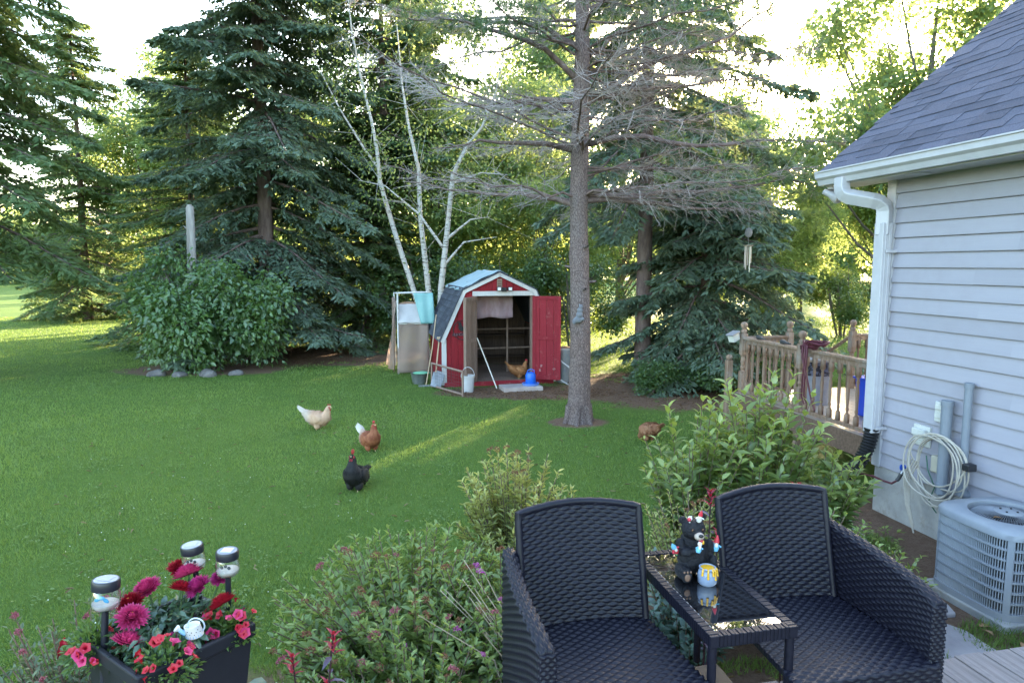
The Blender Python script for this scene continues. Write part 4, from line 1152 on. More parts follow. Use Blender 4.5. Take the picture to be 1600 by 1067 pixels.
HWD = 1.21; BRK = (.80, 2.06); EAV = (1.22, 1.12); PK = 2.44; DEP = 2.55; DX0, DX1, DT = -.50, .70, 1.94
def prof_z(x):
    ax = abs(x)
    return PK - (PK - BRK[1]) * ax / BRK[0] if ax < BRK[0] else BRK[1] + (EAV[1] - BRK[1]) * (ax - BRK[0]) / (EAV[0] - BRK[0])
# front boards, each its own
x = -HWD; bw = .152
while x < HWD - .01:
    x1 = min(x + bw, HWD)
    z0 = .10
    pieces = []
    if x1 <= DX0 + .001 or x >= DX1 - .001: pieces = [(x, x1, .10)]
    else:
        if x < DX0: pieces.append((x, DX0, .10))
        pieces.append((max(x, DX0), min(x1, DX1), DT))
        if x1 > DX1: pieces.append((DX1, x1, .10))
    for a, c, zb in pieces:
        b = MB(); b.prism([(a + .003, zb), (c - .003, zb), (c - .003, prof_z(c) - .02), (a + .003, prof_z(a) - .02)], 0, .022)
        b.build('front_board', RED, shed)
    x = x1
# side and back walls
b = MB(); b.box(-.13, .13, 0, DEP, 0, .02)
for sx in (-1, 1):
    k = 0; y = .025
    while y < DEP - .02:
        b = MB(); b.box(sx * HWD - .011, sx * HWD + .011, y, min(y + .147, DEP - .005), .10, EAV[1] + .04); b.build('side_board', RED, shed); y += .152
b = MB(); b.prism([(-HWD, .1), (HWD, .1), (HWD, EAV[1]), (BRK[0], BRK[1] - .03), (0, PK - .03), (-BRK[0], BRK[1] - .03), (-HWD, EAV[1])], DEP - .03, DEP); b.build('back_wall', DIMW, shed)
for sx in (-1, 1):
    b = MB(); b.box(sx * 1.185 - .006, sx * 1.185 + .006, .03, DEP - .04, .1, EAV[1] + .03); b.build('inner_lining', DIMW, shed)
for i in range(9):
    b = MB(); b.box(-HWD + .02, HWD - .02, .0 + i * .28, .272 + i * .28, .06, .10); b.build('floor_board', BAREW, shed)
b = MB(); b.box(-HWD, HWD, -.04, .02, .0, .098); b.build('sill', REDW, shed)
for sx in (-1, 1): b = MB(); b.box(sx * HWD - .03, sx * HWD + .03, .021, DEP, .0, .1); b.build('sill', RED, shed)
# roof slopes
def slope(nm, P0, P1, y0, y1, th, m, parent):
    d = Vector((P1[0] - P0[0], P1[1] - P0[1])).normalized(); n = Vector((-d.y, d.x))
    if n.y < 0: n = -n
    b = MB(); b.prism([P0, P1, (P1[0] + n.x * th, P1[1] + n.y * th), (P0[0] + n.x * th, P0[1] + n.y * th)], y0, y1)
    return b.build(nm, m, parent), d, n
for sx in (-1, 1):
    lo_ = (sx * 1.30, .97); br = (sx * BRK[0], BRK[1]); pk = (0, PK)
    rl, d, n = slope('lower_roof', lo_, br, -.07, DEP + .06, .022, SHING2, shed)
    ru, d2, n2 = slope('upper_roof', (sx * (BRK[0] + .02), BRK[1] - .005), pk, -.07, DEP + .06, .022, SHING2, shed)
    L = math.hypot(br[0] - lo_[0], br[1] - lo_[1]); nc = 8; ex = L / nc
    b = MB(); wT = .205
    ang = math.atan2(d.y, d.x)
    b.box(0, ex * 1.45, -wT / 2, wT / 2, 0, .009); sm = b.mesh('shingle', SHING2)
    for c in range(nc):
        y = -.07 + (wT / 2 if c % 2 else .0)
        while y < DEP + .05:
            if y + wT < DEP + .14:
                s_ = c * ex; px = lo_[0] + d.x * s_ + n.x * .026; pz = lo_[1] + d.y * s_ + n.y * .026
                o = inst(sm, 'shingle', rl)
                X = Vector((d.x, 0, d.y)); Zv = Vector((n.x, 0, n.y)); Yv = Zv.cross(X)
                tilt = Matrix.Rotation(.10, 4, 'Y')
                Mx = Matrix.Translation((px, y + wT / 2, pz)) @ Matrix(((X.x, Yv.x, Zv.x, 0), (X.y, Yv.y, Zv.y, 0), (X.z, Yv.z, Zv.z, 0), (0, 0, 0, 1))) @ tilt
                o.matrix_local = Mx; o.scale = (1, .965, 1)
            y += wT
# white trim
def trim(P, Q, w_, y0, y1, nm='trim'):
    d = Vector((Q[0] - P[0], Q[1] - P[1])).normalized(); n = Vector((-d.y, d.x)) * w_
    if n.y > 0: n = -n
    b = MB(); b.prism([P, Q, (Q[0] + n.x, Q[1] + n.y), (P[0] + n.x, P[1] + n.y)], y0, y1); b.build(nm, SHEDW, shed)
for sx in (-1, 1):
    trim((sx * 1.29, .985), (sx * (BRK[0] + .01), BRK[1] - .002), .085, -.058, -.024, 'roof_trim')
    trim((sx * (BRK[0] + .004), BRK[1] + .0), (sx * .002, PK - .004), .075, -.0575, -.0245, 'roof_trim')
    b = MB(); b.box(sx * HWD - .05, sx * HWD + .05, -.028, -.001, .04, 1.02); b.build('corner_board', SHEDW, shed)
b = MB(); b.box(DX0 - .09, DX1 + .09, -.034, -.001, DT, DT + .10); b.build('lintel', SHEDW, shed, bevel=.003)
for xx in (DX0 - .035, DX1 - .005): b = MB(); b.box(xx, xx + .04, -.012, .10, .10, DT); b.build('door_jamb', BAREW, shed)
# doors: frames, panels
def door(hinge_x, width, ang, m_in, m_fr, label, sgn):
    o = bpy.data.objects.new('door', None); link(o, shed); o.location = (hinge_x, -.03, .11); o.rotation_euler = (0, 0, ang); o['label'] = label
    H_ = 1.82
    X = lambda a: sorted((a[0] * sgn, a[1] * sgn))
    def bx(nm, x0, x1, y0, y1, z0, z1, m):
        a, c = X((x0, x1)); b = MB(); b.box(a, c, y0, y1, z0, z1); return b.build(nm, m, o, bevel=.003)
    n = 4
    for k in range(n): bx('panel_board', k * width / n + .002, (k + 1) * width / n - .002, -.010, .010, .0, H_, m_in)
    for yy in (-1, 1):
        y0, y1 = (-.028, -.0105) if yy < 0 else (.0105, .028)
        m = m_fr if yy < 0 else m_in
        bx('stile', .0, .075, y0, y1, 0, H_, m_fr if yy == 1 else m); bx('stile', width - .075, width, y0, y1, 0, H_, m_fr if yy == 1 else m)
        for z in (0.0, H_ * .5 - .04, H_ - .08): bx('rail', .077, width - .077, y0 + .001, y1 - .001, z, z + (.10 if z == 0 else .08), m_fr)
    return o
door(DX0 - .02, .62, R(-122), BAREW, BAREW, 'left door swung open, its bare wood inner side showing', 1)
d2_ = door(DX1 + .03, .62, R(155), REDW, REDW, 'right door swung wide open, scuffed red paint', -1)
b = MB()
for px, pz, s_ in ((-.20, .30, .028), (-.48, .24, .022), (-.17, .21, .026)):
    b.add([(px + s_ * math.cos(a) * (1 + .5 * math.sin(2 * a + px * 9)) * 1.3, .0292, pz + 1.2 * s_ * math.sin(a)) for a in [k * .785 for k in range(8)]], [tuple(range(8))])
b.build('paint_scuff', mat('scuff', (.33, .20, .19), (.3, .06, .07), 34, .8), d2_)
# vent, flood lamp, star, interior
b = MB(); b.box(-.055, .055, -.02, .0, 2.13, 2.30); ve = b.build('gable_vent', BAREW, shed)
for k in range(4): b = MB(); b.box(-.042, .042, -.026, -.0205, 2.145 + k * .036, 2.162 + k * .036); b.build('louver', DIMW, ve)
lp = bpy.data.objects.new('security_light', None); link(lp, shed); lp.location = (.09, -.04, 2.07)
b = MB(); b.box(-.05, .05, -.06, .03, -.04, .05); b.build('sensor', mat('lamp_black', (.02, .02, .022), rough=.4), lp, bevel=.01)
for sx in (-1, 1): b = MB(); b.box(sx * .12 - .045, sx * .12 + .045, -.09, -.01, -.02, .06); b.build('lamp_head', MATS['lamp_black'], lp, bevel=.01); b = MB(); b.box(sx * .12 - .036, sx * .12 + .036, -.096, -.0905, -.012, .052); b.build('lens', mat('lens_white', (.7, .7, .72), rough=.3), lp)
b = MB(); pts = []
for k in range(10):
    a = math.pi / 2 + k * math.pi / 5; r_ = .06 if k % 2 == 0 else .025
    pts.append((-.725 + r_ * math.cos(a), 1.56 + r_ * math.sin(a)))
b.prism(pts, -.012, -.001); b.build('star', SHEDW, shed)
for z in (.62, 1.08):
    b = MB(); b.tube([(-1.15, 1.5, z), (1.15, 1.5, z + .01)], .022, 8); b.build('roost_bar', BAREW, shed)
b = MB(); b.box(.42, .46, 1.2, 1.24, .1, 1.95); b.build('inner_stud', BAREW, shed)
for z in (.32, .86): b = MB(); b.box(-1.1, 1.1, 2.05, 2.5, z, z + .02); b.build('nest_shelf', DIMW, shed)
b = MB(); n = 14
for i in range(n + 1):
    for j in range(7): b.v.append((-.55 + .98 * i / n, .62 + .03 * math.sin(i * 1.2) + .02 * math.sin(j * 2), 1.94 - .52 * j / 6 - .02 * math.sin(i * .7)))
for i in range(n):
    for j in range(6): b.f.append([i * 7 + j, (i + 1) * 7 + j, (i + 1) * 7 + j + 1, i * 7 + j + 1])
o = b.build('hanging_sheet', mat('mauve_sheet', (.34, .22, .25), (.45, .33, .36), 4, .8, (2, 2, .6)), shed, True)
md = o.modifiers.new('solid', 'SOLIDIFY'); md.thickness = .004

# round rooster sign on the front wall
sg = thing('rooster_sign', 'round black metal rooster sign on the shed front, half behind the open left door', 'sign', sw(-.80, -.016, 1.22), SR)
SGM = mat('sign_iron', (.016, .015, .018), rough=.55)
b = MB(); n = 40
for r0_, r1_ in ((.215, .200),):
    vs_ = []
    for k in range(n):
        a = 2 * math.pi * k / n
        for rr_ in (r0_, r1_):
            for yy in (-.006, .006): vs_.append((rr_ * math.cos(a), yy, rr_ * math.sin(a)))
    fs_ = []
    for k in range(n):
        a, c = k * 4, ((k + 1) % n) * 4
        fs_ += [(a, c, c + 2, a + 2), (a + 1, a + 3, c + 3, c + 1), (a, a + 1, c + 1, c), (a + 2, c + 2, c + 3, a + 3)]
    b.add(vs_, fs_)
b.build('ring', SGM, sg)
roo = [(-.055, -.02), (.05, -.02), (.10, .03), (.12, .10), (.15, .16), (.12, .17), (.085, .11), (.04, .07), (-.01, .075), (-.03, .11), (-.035, .15), (-.05, .175), (-.065, .165), (-.08, .175), (-.09, .155), (-.115, .145), (-.095, .135), (-.10, .115), (-.085, .11), (-.10, .06), (-.085, .01)]
b = MB(); b.prism(roo, -.006, .006); b.build('rooster', SGM, sg)
for xx in (-.02, .03): b = MB(); b.box(xx - .005, xx + .005, -.006, .006, -.062, -.018); b.build('rooster_leg', SGM, sg)
b = MB(); b.prism([(-.235, -.125), (.235, -.125), (.225, -.062), (-.225, -.062)], -.0075, .0045); b.build('banner', mat('sign_banner', (.055, .012, .018), rough=.6), sg)
cu = bpy.data.curves.new('lettering', 'FONT'); cu.body = 'Le Coop'; cu.size = .085; cu.extrude = .002; cu.align_x = 'LEFT'
tmp = bpy.data.objects.new('tmp_lettering', cu); COL.objects.link(tmp)
dg = bpy.context.evaluated_depsgraph_get(); me = bpy.data.meshes.new_from_object(tmp.evaluated_get(dg)); bpy.data.objects.remove(tmp)
me.materials.clear(); me.materials.append(mat('sign_letters', (.20, .10, .13), rough=.6))
let_ = inst(me, 'lettering', sg, (-.20, -.0105, -.118), (R(90), 0, 0), (1.05, 1, 1)); let_['kind'] = 'stuff'
# tarpaulin over the ridge
b = MB(); nx, ny = 14, 16
for i in range(nx + 1):
    for j in range(ny + 1):
        x = -.84 + 1.04 * i / nx; y = .05 + (DEP - .1) * j / ny
        zz = PK - (PK - BRK[1]) * abs(x) / BRK[0] + .040 + .010 * math.sin(x * 13 + y * 5) + .008 * math.sin(y * 9 - x * 4)
        if i == 0: zz -= .02
        b.v.append((x + .015 * math.sin(y * 7), y + .02 * math.sin(x * 5), zz))
for i in range(nx):
    for j in range(ny): b.f.append([i * (ny + 1) + j, (i + 1) * (ny + 1) + j, (i + 1) * (ny + 1) + j + 1, i * (ny + 1) + j + 1])
TARP = mat('pale_tarp', (.27, .38, .43), (.33, .43, .47), 3, .5, None, .3, 14, wear=(.5, .52, .54), wscale=4, wlo=.6, whi=.75)
o = b.build('tarpaulin', TARP, None, True, loc=(SC[0], SC[1], 0), rot=(0, 0, SR)); md = o.modifiers.new('solid', 'SOLIDIFY'); md.thickness = .005; md.offset = 1
tag(o, 'pale blue tarpaulin spread over the shed ridge', 'tarpaulin')

# --- covered run left of the shed
run = thing('chicken_run', 'netting-covered frame run standing left of the shed', 'run', sw(-1.62, 2.55), SR)
PIPE = mat('run_frame', (.55, .54, .53), rough=.5)
for nm, p, q, r_ in [('post', (-.42, -.5, 0), (-.42, -.5, 1.95), .022), ('post', (.28, -.5, 0), (.28, -.5, 1.25), .02), ('post', (-.42, .9, 0), (-.42, .9, 1.9), .022), ('post', (.28, .9, 0), (.28, .9, 1.9), .02), ('bar', (-.42, -.5, 1.93), (.3, -.5, 1.95), .018), ('bar', (-.42, .9, 1.88), (.3, .9, 1.9), .018), ('bar', (-.42, -.5, 1.93), (-.42, .9, 1.88), .018), ('bar', (-.42, -.5, 1.2), (.28, -.5, 1.2), .016), ('bar', (-.42, -.5, .06), (.28, -.5, .06), .016)]:
    b = MB(); b.tube([p, q], r_, 8); b.build(nm, PIPE, run, True)
def netmat():
    m, nt, b_, out = newmat('netting')
    n = noise(nt, 3, 4, .6); c = mix_rgb(nt, n.outputs[0], (.38, .30, .27), (.52, .38, .31)); lk(nt, c, b_.inputs['Base Color']); b_.inputs['Roughness'].default_value = .8
    t_ = nt.nodes.new('ShaderNodeBsdfTransparent'); mx = nt.nodes.new('ShaderNodeMixShader'); mx.inputs[0].default_value = .60
    tl = nt.nodes.new('ShaderNodeBsdfTranslucent'); lk(nt, c, tl.inputs[0]); m3 = nt.nodes.new('ShaderNodeMixShader'); m3.inputs[0].default_value = .4
    lk(nt, b_.outputs[0], m3.inputs[1]); lk(nt, tl.outputs[0], m3.inputs[2])
    lk(nt, t_.outputs[0], mx.inputs[1]); lk(nt, m3.outputs[0], mx.inputs[2]); lk(nt, mx.outputs[0], out.inputs['Surface'])
    return m
NET = netmat()
def cloth(nm, A, B_, C_, D_, m, parent, amp=.03, n=14, f=5.0):
    """wavy sheet between four corners A-B (top) and D-C (bottom)"""
    A, B_, C_, D_ = map(Vector, (A, B_, C_, D_)); b = MB(); nr = (B_ - A).cross(D_ - A).normalized()
    for i in range(n + 1):
        for j in range(n + 1):
            u, v = i / n, j / n
            p = (A.lerp(B_, u)).lerp(D_.lerp(C_, u), v) + nr * amp * (math.sin(u * f * 2.2 + v * 2) * .6 + math.sin(v * f + u * 3) * .5)
            b.v.append(tuple(p))
    for i in range(n):
        for j in range(n): b.f.append([i * (n + 1) + j, (i + 1) * (n + 1) + j, (i + 1) * (n + 1) + j + 1, i * (n + 1) + j + 1])
    o = b.build(nm, m, parent, True); md = o.modifiers.new('solid', 'SOLIDIFY'); md.thickness = .004
    return o
cloth('net_front', (-.42, -.52, 1.22), (.30, -.52, 1.18), (.32, -.54, .03), (-.46, -.56, .03), NET, run, .03)
cloth('net_side', (-.44, -.5, 1.75), (-.44, .9, 1.8), (-.62, .95, .03), (-.55, -.55, .03), NET, run, .06)
cloth('cover', (-.43, -.25, 1.66), (.30, -.25, 1.66), (.30, -.54, 1.22), (-.43, -.54, 1.22), mat('white_sheet', (.40, .385, .38), (.46, .44, .44), 4, .7), run, .015)
cloth('tarp_flap', (-.05, -.52, 1.93), (.42, -.5, 1.93), (.46, -.56, 1.20), (.12, -.56, 1.20), mat('aqua_tarp', (.18, .38, .38), (.24, .44, .44), 3, .5), run, .015)
b = MB(); b.ball((-.12, .1, 1.60), (.28, .2, .10), 14, 8); b.build('leaf_heap', mat('dead_leaves', (.22, .12, .07), (.34, .22, .14), 14, .9, None, .8, 30), run, True)

# --- tools and bits round the shed
STICK = mat('tool_handle', (.45, .33, .22), (.36, .26, .17), 6, .6, (4, 4, .4))
STEEL = mat('tool_steel', (.22, .24, .27), (.34, .35, .37), 6, .4, metal=.7)
t = thing('rake', 'rake with a long pale handle leaning on the left shed wall', 'rake', sw(-1.52, .30), SR)
b = MB(); b.tube([(-.06, -.12, .03), (.10, .05, .8), (.215, .2, 1.52)], [.013, .014, .012], 8); b.build('handle', STICK, t, True)
b = MB(); b.box(-.22, .10, -.14, -.10, .0, .035); b.build('head', STEEL, t)
for k in range(8): b = MB(); b.tube([(-.21 + k * .04, -.12, .02), (-.21 + k * .04, -.16, -.02)], .004, 5); b.build('tine', STEEL, t)
t = thing('shovel', 'grey square shovel standing against the front left shed corner', 'shovel', sw(-1.40, -.12), SR)
b = MB(); b.tube([(0, .0, .35), (.06, .12, .75), (.10, .16, 1.05)], [.016, .015, .015], 8); b.build('handle', STICK, t, True)
b = MB(); b.box(.05, .15, .145, .175, 1.03, 1.08); b.build('grip', STICK, t, bevel=.008)
M_ = Matrix.Translation((-.02, -.02, .03)) @ Matrix.Rotation(R(20), 4, 'Y') @ Matrix.Rotation(R(-18), 4, 'X')
b = MB(); b.prism([(-.11, 0), (.11, 0), (.13, .30), (.06, .36), (-.06, .36), (-.13, .30)], -.008, .008, M_); b.build('blade', STEEL, t, bevel=.004)
t = thing('watering_tub', 'grey metal tub with a green rag beside the shed wall', 'tub', sw(-1.68, .60), SR)
b = MB(); b.lathe([(.0, 0), (.15, 0), (.19, .22), (.2, .23), (.18, .22), (.14, .02), (.0, .02)], 20); b.build('bowl', STEEL, t, True)
b = MB(); b.ball((.05, 0, .23), (.20, .13, .04), 14, 8); b.build('rag', mat('green_rag', (.10, .30, .17), (.16, .38, .25), 9, .8), t, True)
# low wire fence panel with wooden frame and the white pail
t = thing('fence_panel', 'low wooden framed wire panel at the shed corner', 'fence', sw(-1.35, -.52), SR)
FR = BAREW
for nm, p, q in [('frame_bar', (-.12, .55, .52), (.36, -.62, .50)), ('frame_bar', (-.12, .55, .04), (.36, -.62, .04)), ('frame_post', (-.12, .55, 0), (-.12, .55, .54)), ('frame_post', (.36, -.62, 0), (.36, -.62, .53))]:
    b = MB(); b.tube([p, q], [(.022, .022)] * 2, 4); b.build(nm, FR, t)
b = MB()
for k in range(16):
    u = k / 15; b.tube([(-.12 + .48 * u, .55 - 1.17 * u, .05), (-.12 + .48 * u, .55 - 1.17 * u, .51)], .0018, 3, cap=False)
for k in range(7): b.tube([(-.12, .55, .08 + k * .065), (.36, -.62, .08 + k * .065)], .0018, 3, cap=False)
o = b.build('wire', mat('wire', (.12, .12, .12), rough=.5, metal=.6), t); o['kind'] = 'stuff'
t = thing('pail', 'white plastic pail with its bail handle up, left of the open shed door', 'pail', sw(-.80, -.62), SR)
PAIL = mat('pail_white', (.48, .47, .48), (.42, .41, .41), 6, .4, wear=(.3, .27, .24), wscale=6, wlo=.62, whi=.75)
b = MB(); b.lathe([(.0, 0), (.115, 0), (.135, .30), (.143, .305), (.143, .34), (.135, .345), (.13, .31), (.11, .02), (.0, .02)], 24); b.build('bucket', PAIL, t, True)
b = MB(); b.tube([(.14 * math.cos(a), .0, .31 + .20 * math.sin(a)) for a in [k * math.pi / 12 for k in range(13)]], .008, 6); b.build('bail', PAIL, t, True)
b = MB(); b.tube([(-.12, 0, 0.02), (-.46, .42, 1.05)], .013, 8); o = b.build('pole', mat('pale_pole', (.62, .58, .52), rough=.6), None, True, loc=sw(-.05, -.52), rot=(0, 0, SR)); tag(o, 'thin pale pole leaning on the open left shed door', 'pole')
b = MB(); b.box(-.42, .42, -.24, .24, -.02, .085); o = b.build('step_slab', mat('step_stone', (.33, .27, .25), (.42, .37, .35), 4, .85, None, .4, 22), None, bevel=.012, loc=sw(.32, -.62), rot=(0, 0, SR + .04)); tag(o, 'flat stone slab laid as the step before the shed door', 'slab')
t = thing('feeder', 'bright blue plastic poultry drinker on the step slab', 'feeder', sw(.54, -.60, .086), SR)
BL = mat('feeder_blue', (.015, .12, .60), (.02, .15, .66), 6, .35)
b = MB(); b.lathe([(.0, 0), (.17, 0), (.185, .04), (.175, .045), (.16, .012), (.0, .012)], 24); b.build('tray', mat('tray_blue', (.12, .24, .62), rough=.4), t, True)
b = MB(); b.lathe([(.0, .012), (.095, .012), (.11, .04), (.11, .20), (.09, .255), (.04, .275), (.0, .28)], 20); b.build('tank', BL, t, True)
b = MB(); b.tube([(-.08, 0, .24), (-.07, -.02, .31), (0, -.03, .34), (.07, -.02, .31), (.08, 0, .24)], .010, 8); b.build('handle', BL, t, True)
t = thing('metal_bin', 'galvanised grey bin standing between shed and brown trunk', 'bin', sw(1.50, .10), SR)
b = MB(); prof_ = [(.0, 0), (.19, 0)]
for k in range(9): prof_ += [(.195 + .004 * k, .05 + .075 * k), (.203 + .004 * k, .075 + .075 * k)]
prof_ += [(.235, .74), (.21, .74), (.0, .72)]
b.lathe(prof_, 26); b.build('can', mat('galvanised', (.36, .38, .40), (.28, .30, .33), 7, .45, metal=.55), t, True)
b = MB(); b.lathe([(.235, .735), (.25, .75), (.24, .765), (.22, .76)], 26); b.build('rim', PAIL, t, True)
b = MB(); b.ball((0, 0, .74), (.2, .2, .06)); b.build('contents', MATS['dead_leaves'], t, True)
b = MB(); b.tube([(-.22, -.3, .55), (.02, -.42, .35), (.15, -.5, .28)], .013, 6); b.tube([(-.22, -.3, .12), (.0, -.42, -.02)], .013, 6); o = b.build('gate_bars', PAIL, None, True, loc=sw(1.5, .05), rot=(0, 0, SR)); tag(o, 'pair of thin white bars propped before the galvanised bin', 'bars')

# --- things hung on the trees
t = thing('wind_chime', 'silver wind chime hanging in front of the low spruce', 'wind chime', (4.30, 12.55, 2.62))
CH = mat('chime_metal', (.36, .37, .39), rough=.3, metal=.8)
b = MB(); b.lathe([(.0, .32), (.09, .32), (.09, .335), (.0, .34)], 18); b.build('disc', mat('chime_wood', (.3, .24, .18), rough=.6), t, True)
b = MB(); b.ball((0, 0, .56), (.07, .03, .09)); b.build('owl', mat('chime_stone', (.20, .21, .23), (.14, .145, .16), 20, .7), t, True)
for k in range(5):
    a = k * 1.257; L = .30 + .04 * k
    b = MB(); b.tube([(.055 * math.cos(a), .055 * math.sin(a), .31), (.055 * math.cos(a), .055 * math.sin(a), .31 - L)], .011, 8); b.build('tube', CH, t, True)
b = MB()
b.tube([(0, 0, .33), (0, 0, 1.75)], .003, 4); b.build('cord', mat('cord', (.3, .3, .3), rough=.8), t)
t = thing('squirrel_ornament', 'small grey stone animal ornament fixed to the brown trunk', 'ornament', (1.06, 10.90, 1.68))
OS = mat('ornament_stone', (.12, .125, .145), (.19, .195, .215), 16, .8, None, .4, 40)
b = MB()
for c_, r_ in (((0, 0, .05), (.07, .05, .06)), ((.02, -.01, .13), (.055, .05, .06)), ((.025, -.015, .20), (.048, .045, .045)), ((.035, -.03, .255), (.034, .035, .034)), ((-.06, .0, .02), (.035, .03, .05)), ((.015, -.02, .29), (.010, .008, .018)), ((.055, -.02, .285), (.010, .008, .018)), ((0.07, -.03, .06), (.025, .025, .03))):
    b.ball(c_, r_, 12, 8)
o = b.build('body', OS, t, True); md = o.modifiers.new('remesh', 'REMESH'); md.mode = 'VOXEL'; md.voxel_size = .009; md.use_smooth_shade = True

# ------------------------------------------------------------------ hens
def feathers(name, c1, c2, lo=.4, hi=.6, scale=14, c3=None, axis=None):
    m, nt, b_, out = newmat(name)
    n = noise(nt, scale, 5, .7, (1.6, 1, .7))
    c = mix_rgb(nt, ramp(nt, n.outputs[0], lo, hi), c1, c2)
    if c3 is not None:     # pale tail end
        tc = nt.nodes.new('ShaderNodeTexCoord'); sp = nt.nodes.new('ShaderNodeSeparateXYZ'); lk(nt, tc.outputs['Object'], sp.inputs[0])
        ad = nt.nodes.new('ShaderNodeMath'); ad.operation = 'ADD'; n2 = noise(nt, 22, 3)
        ml = nt.nodes.new('ShaderNodeMath'); ml.operation = 'MULTIPLY'; ml.inputs[1].default_value = .10; lk(nt, n2.outputs[0], ml.inputs[0])
        lk(nt, sp.outputs[0], ad.inputs[0]); lk(nt, ml.outputs[0], ad.inputs[1])
        c = mix_rgb(nt, ramp(nt, ad.outputs[0], axis[0], axis[1]), c3, c)
    lk(nt, c, b_.inputs['Base Color']); b_.inputs['Roughness'].default_value = .75
    bn = nt.nodes.new('ShaderNodeBump'); bn.inputs['Strength'].default_value = .6; bn.inputs['Distance'].default_value = .01
    n3 = noise(nt, 45, 4, .7, (.5, 1, 1)); lk(nt, n3.outputs[0], bn.inputs['Height']); lk(nt, bn.outputs[0], b_.inputs['Normal'])
    return m
COMB = mat('comb_red', (.42, .03, .035), (.34, .02, .03), 20, .5)
SHANK = mat('shank', (.48, .36, .18), rough=.5)
BEAK = mat('beak', (.42, .30, .14), rough=.4)
EYE = mat('eye_black', (.01, .01, .01), rough=.15)
def hen(label, loc, rz, m, scale=1.0, pose='up', tailm=None, combm=None, tail_up=1.0, comb_s=1.0, pitch=0.0):
    t = thing('hen', label, 'hen', loc, rz, 'hens of the yard'); t.scale = (scale * 1.04,) * 3; t.location.z -= .035 * scale; t.rotation_euler = (0, -pitch, rz)
    # spine from tail to head: x, z, half-width, half-height
    if pose == 'up':
        sp = [(-.27, .30 + .05 * tail_up, .012, .020), (-.235, .285 + .035 * tail_up, .030, .040), (-.18, .262 + .01 * tail_up, .058, .062), (-.11, .225, .088, .085), (-.02, .205, .105, .103), (.06, .208, .102, .105), (.115, .235, .078, .085), (.135, .285, .052, .056), (.145, .33, .038, .042), (.155, .365, .034, .035), (.172, .385, .030, .031), (.192, .384, .020, .022), (.206, .38, .010, .011)]
        head = (.172, .385); fw = (1, 0)
    else:
        sp = [(-.25, .30, .014, .02), (-.21, .285, .035, .045), (-.15, .262, .07, .07), (-.07, .23, .098, .09), (.02, .205, .106, .10), (.09, .18, .088, .085), (.14, .15, .055, .058), (.17, .115, .04, .042), (.19, .085, .034, .034), (.20, .065, .030, .03), (.208, .045, .02, .02), (.212, .032, .01, .01)]
        head = (.197, .07); fw = (.35, -.93)
    b = MB(); b.tube([(x, 0, z) for x, z, _, _ in sp], [(h_ * 1.16, w_ * 1.2) for _, _, w_, h_ in sp], 16, up=(0, 0, 1))
    body = b.build('body', m, t, True)
    md = body.modifiers.new('sub', 'SUBSURF'); md.levels = md.render_levels = 2
    # overlapping feathers laid over the body
    gq = np.random.default_rng(int(abs(loc[0]) * 100)); nf = 900
    spa = np.array(sp); fi = gq.uniform(1.0, len(sp) - 4.0, nf); i0 = fi.astype(int); ff = (fi - i0)[:, None]
    st_ = spa[i0] * (1 - ff) + spa[i0 + 1] * ff; tg = spa[i0 + 1][:, :2] - spa[i0][:, :2]; tg = tg / np.linalg.norm(tg, axis=1, keepdims=True)
    an = gq.random(nf) * 6.283; nx_ = np.stack([-tg[:, 1], np.zeros(nf), tg[:, 0]], 1)
    rad_ = nx_ * (np.cos(an) * st_[:, 3] * 1.10)[:, None] + np.array([[0, 1.0, 0]]) * (np.sin(an) * st_[:, 2] * 1.13)[:, None]
    Pf = np.stack([st_[:, 0], np.zeros(nf), st_[:, 1]], 1) + rad_; Nf = unit(rad_)
    Df = -np.stack([tg[:, 0], np.zeros(nf), tg[:, 1]], 1) + Nf * gq.uniform(.12, .35, (nf, 1)) + gq.normal(0, .12, (nf, 3))
    V_, F_, T_ = leaves(Pf, Df, Nf, gq.uniform(.028, .05, nf) * np.clip(st_[:, 2] / .09, .45, 1), .020 * np.clip(st_[:, 2] / .09, .5, 1), FOLD)
    o = inst(npmesh('plumage', V_, F_, m), 'plumage', t); o['kind'] = 'stuff'
    # tail fan of flat feathers
    b = MB()
    for k in range(9):
        a = R(-30 + 60 * k / 8); s_ = 1 - .25 * abs(k - 4) / 4
        d = Vector((-.13 * math.cos(a) - .02, .065 * math.sin(a), (.105 + .06 * tail_up) * s_)); p = Vector((-.185, .035 * math.sin(a), .265 + .01 * tail_up)); q = p + d
        w_ = Vector((.012, .010, .016)); b.add([p - w_ * .6, p.lerp(q, .6) - w_, q, p.lerp(q, .6) + w_, p + w_ * .6], [(0, 1, 2, 3, 4)])
    o = b.build('tail', tailm or m, t); md = o.modifiers.new('solid', 'SOLIDIFY'); md.thickness = .004
    for sy in (-1, 1):
        b = MB(); b.ball((-.03, sy * .108, .222), (.125, .028, .072), 14, 10, None); o = b.build('wing', m, t, True)
        for v in o.data.vertices:
            if v.co.x < -.03: v.co.z += -.15 * (v.co.x + .03) * .6; v.co.y *= 1 - .5 * min(1, (-.03 - v.co.x) / .12)
        b = MB(); b.ball((-.005, sy * .05, .115), (.055, .044, .065), 12, 8); b.build('thigh', m, t, True)
        lg = MB(); x0 = .0 + sy * .012
        lg.tube([(x0, sy * .045, .10), (x0 - .012, sy * .045, .05), (x0, sy * .045, .008)], [.0085, .0075, .007], 7)
        for an in (-.5, 0, .5, math.pi): lg.tube([(x0, sy * .045, .008), (x0 + .048 * math.cos(an) * (1 if an != math.pi else .5), sy * .045 + .048 * math.sin(an), .004)], [.006, .0035], 5)
        lg.build('leg', SHANK, t, True)
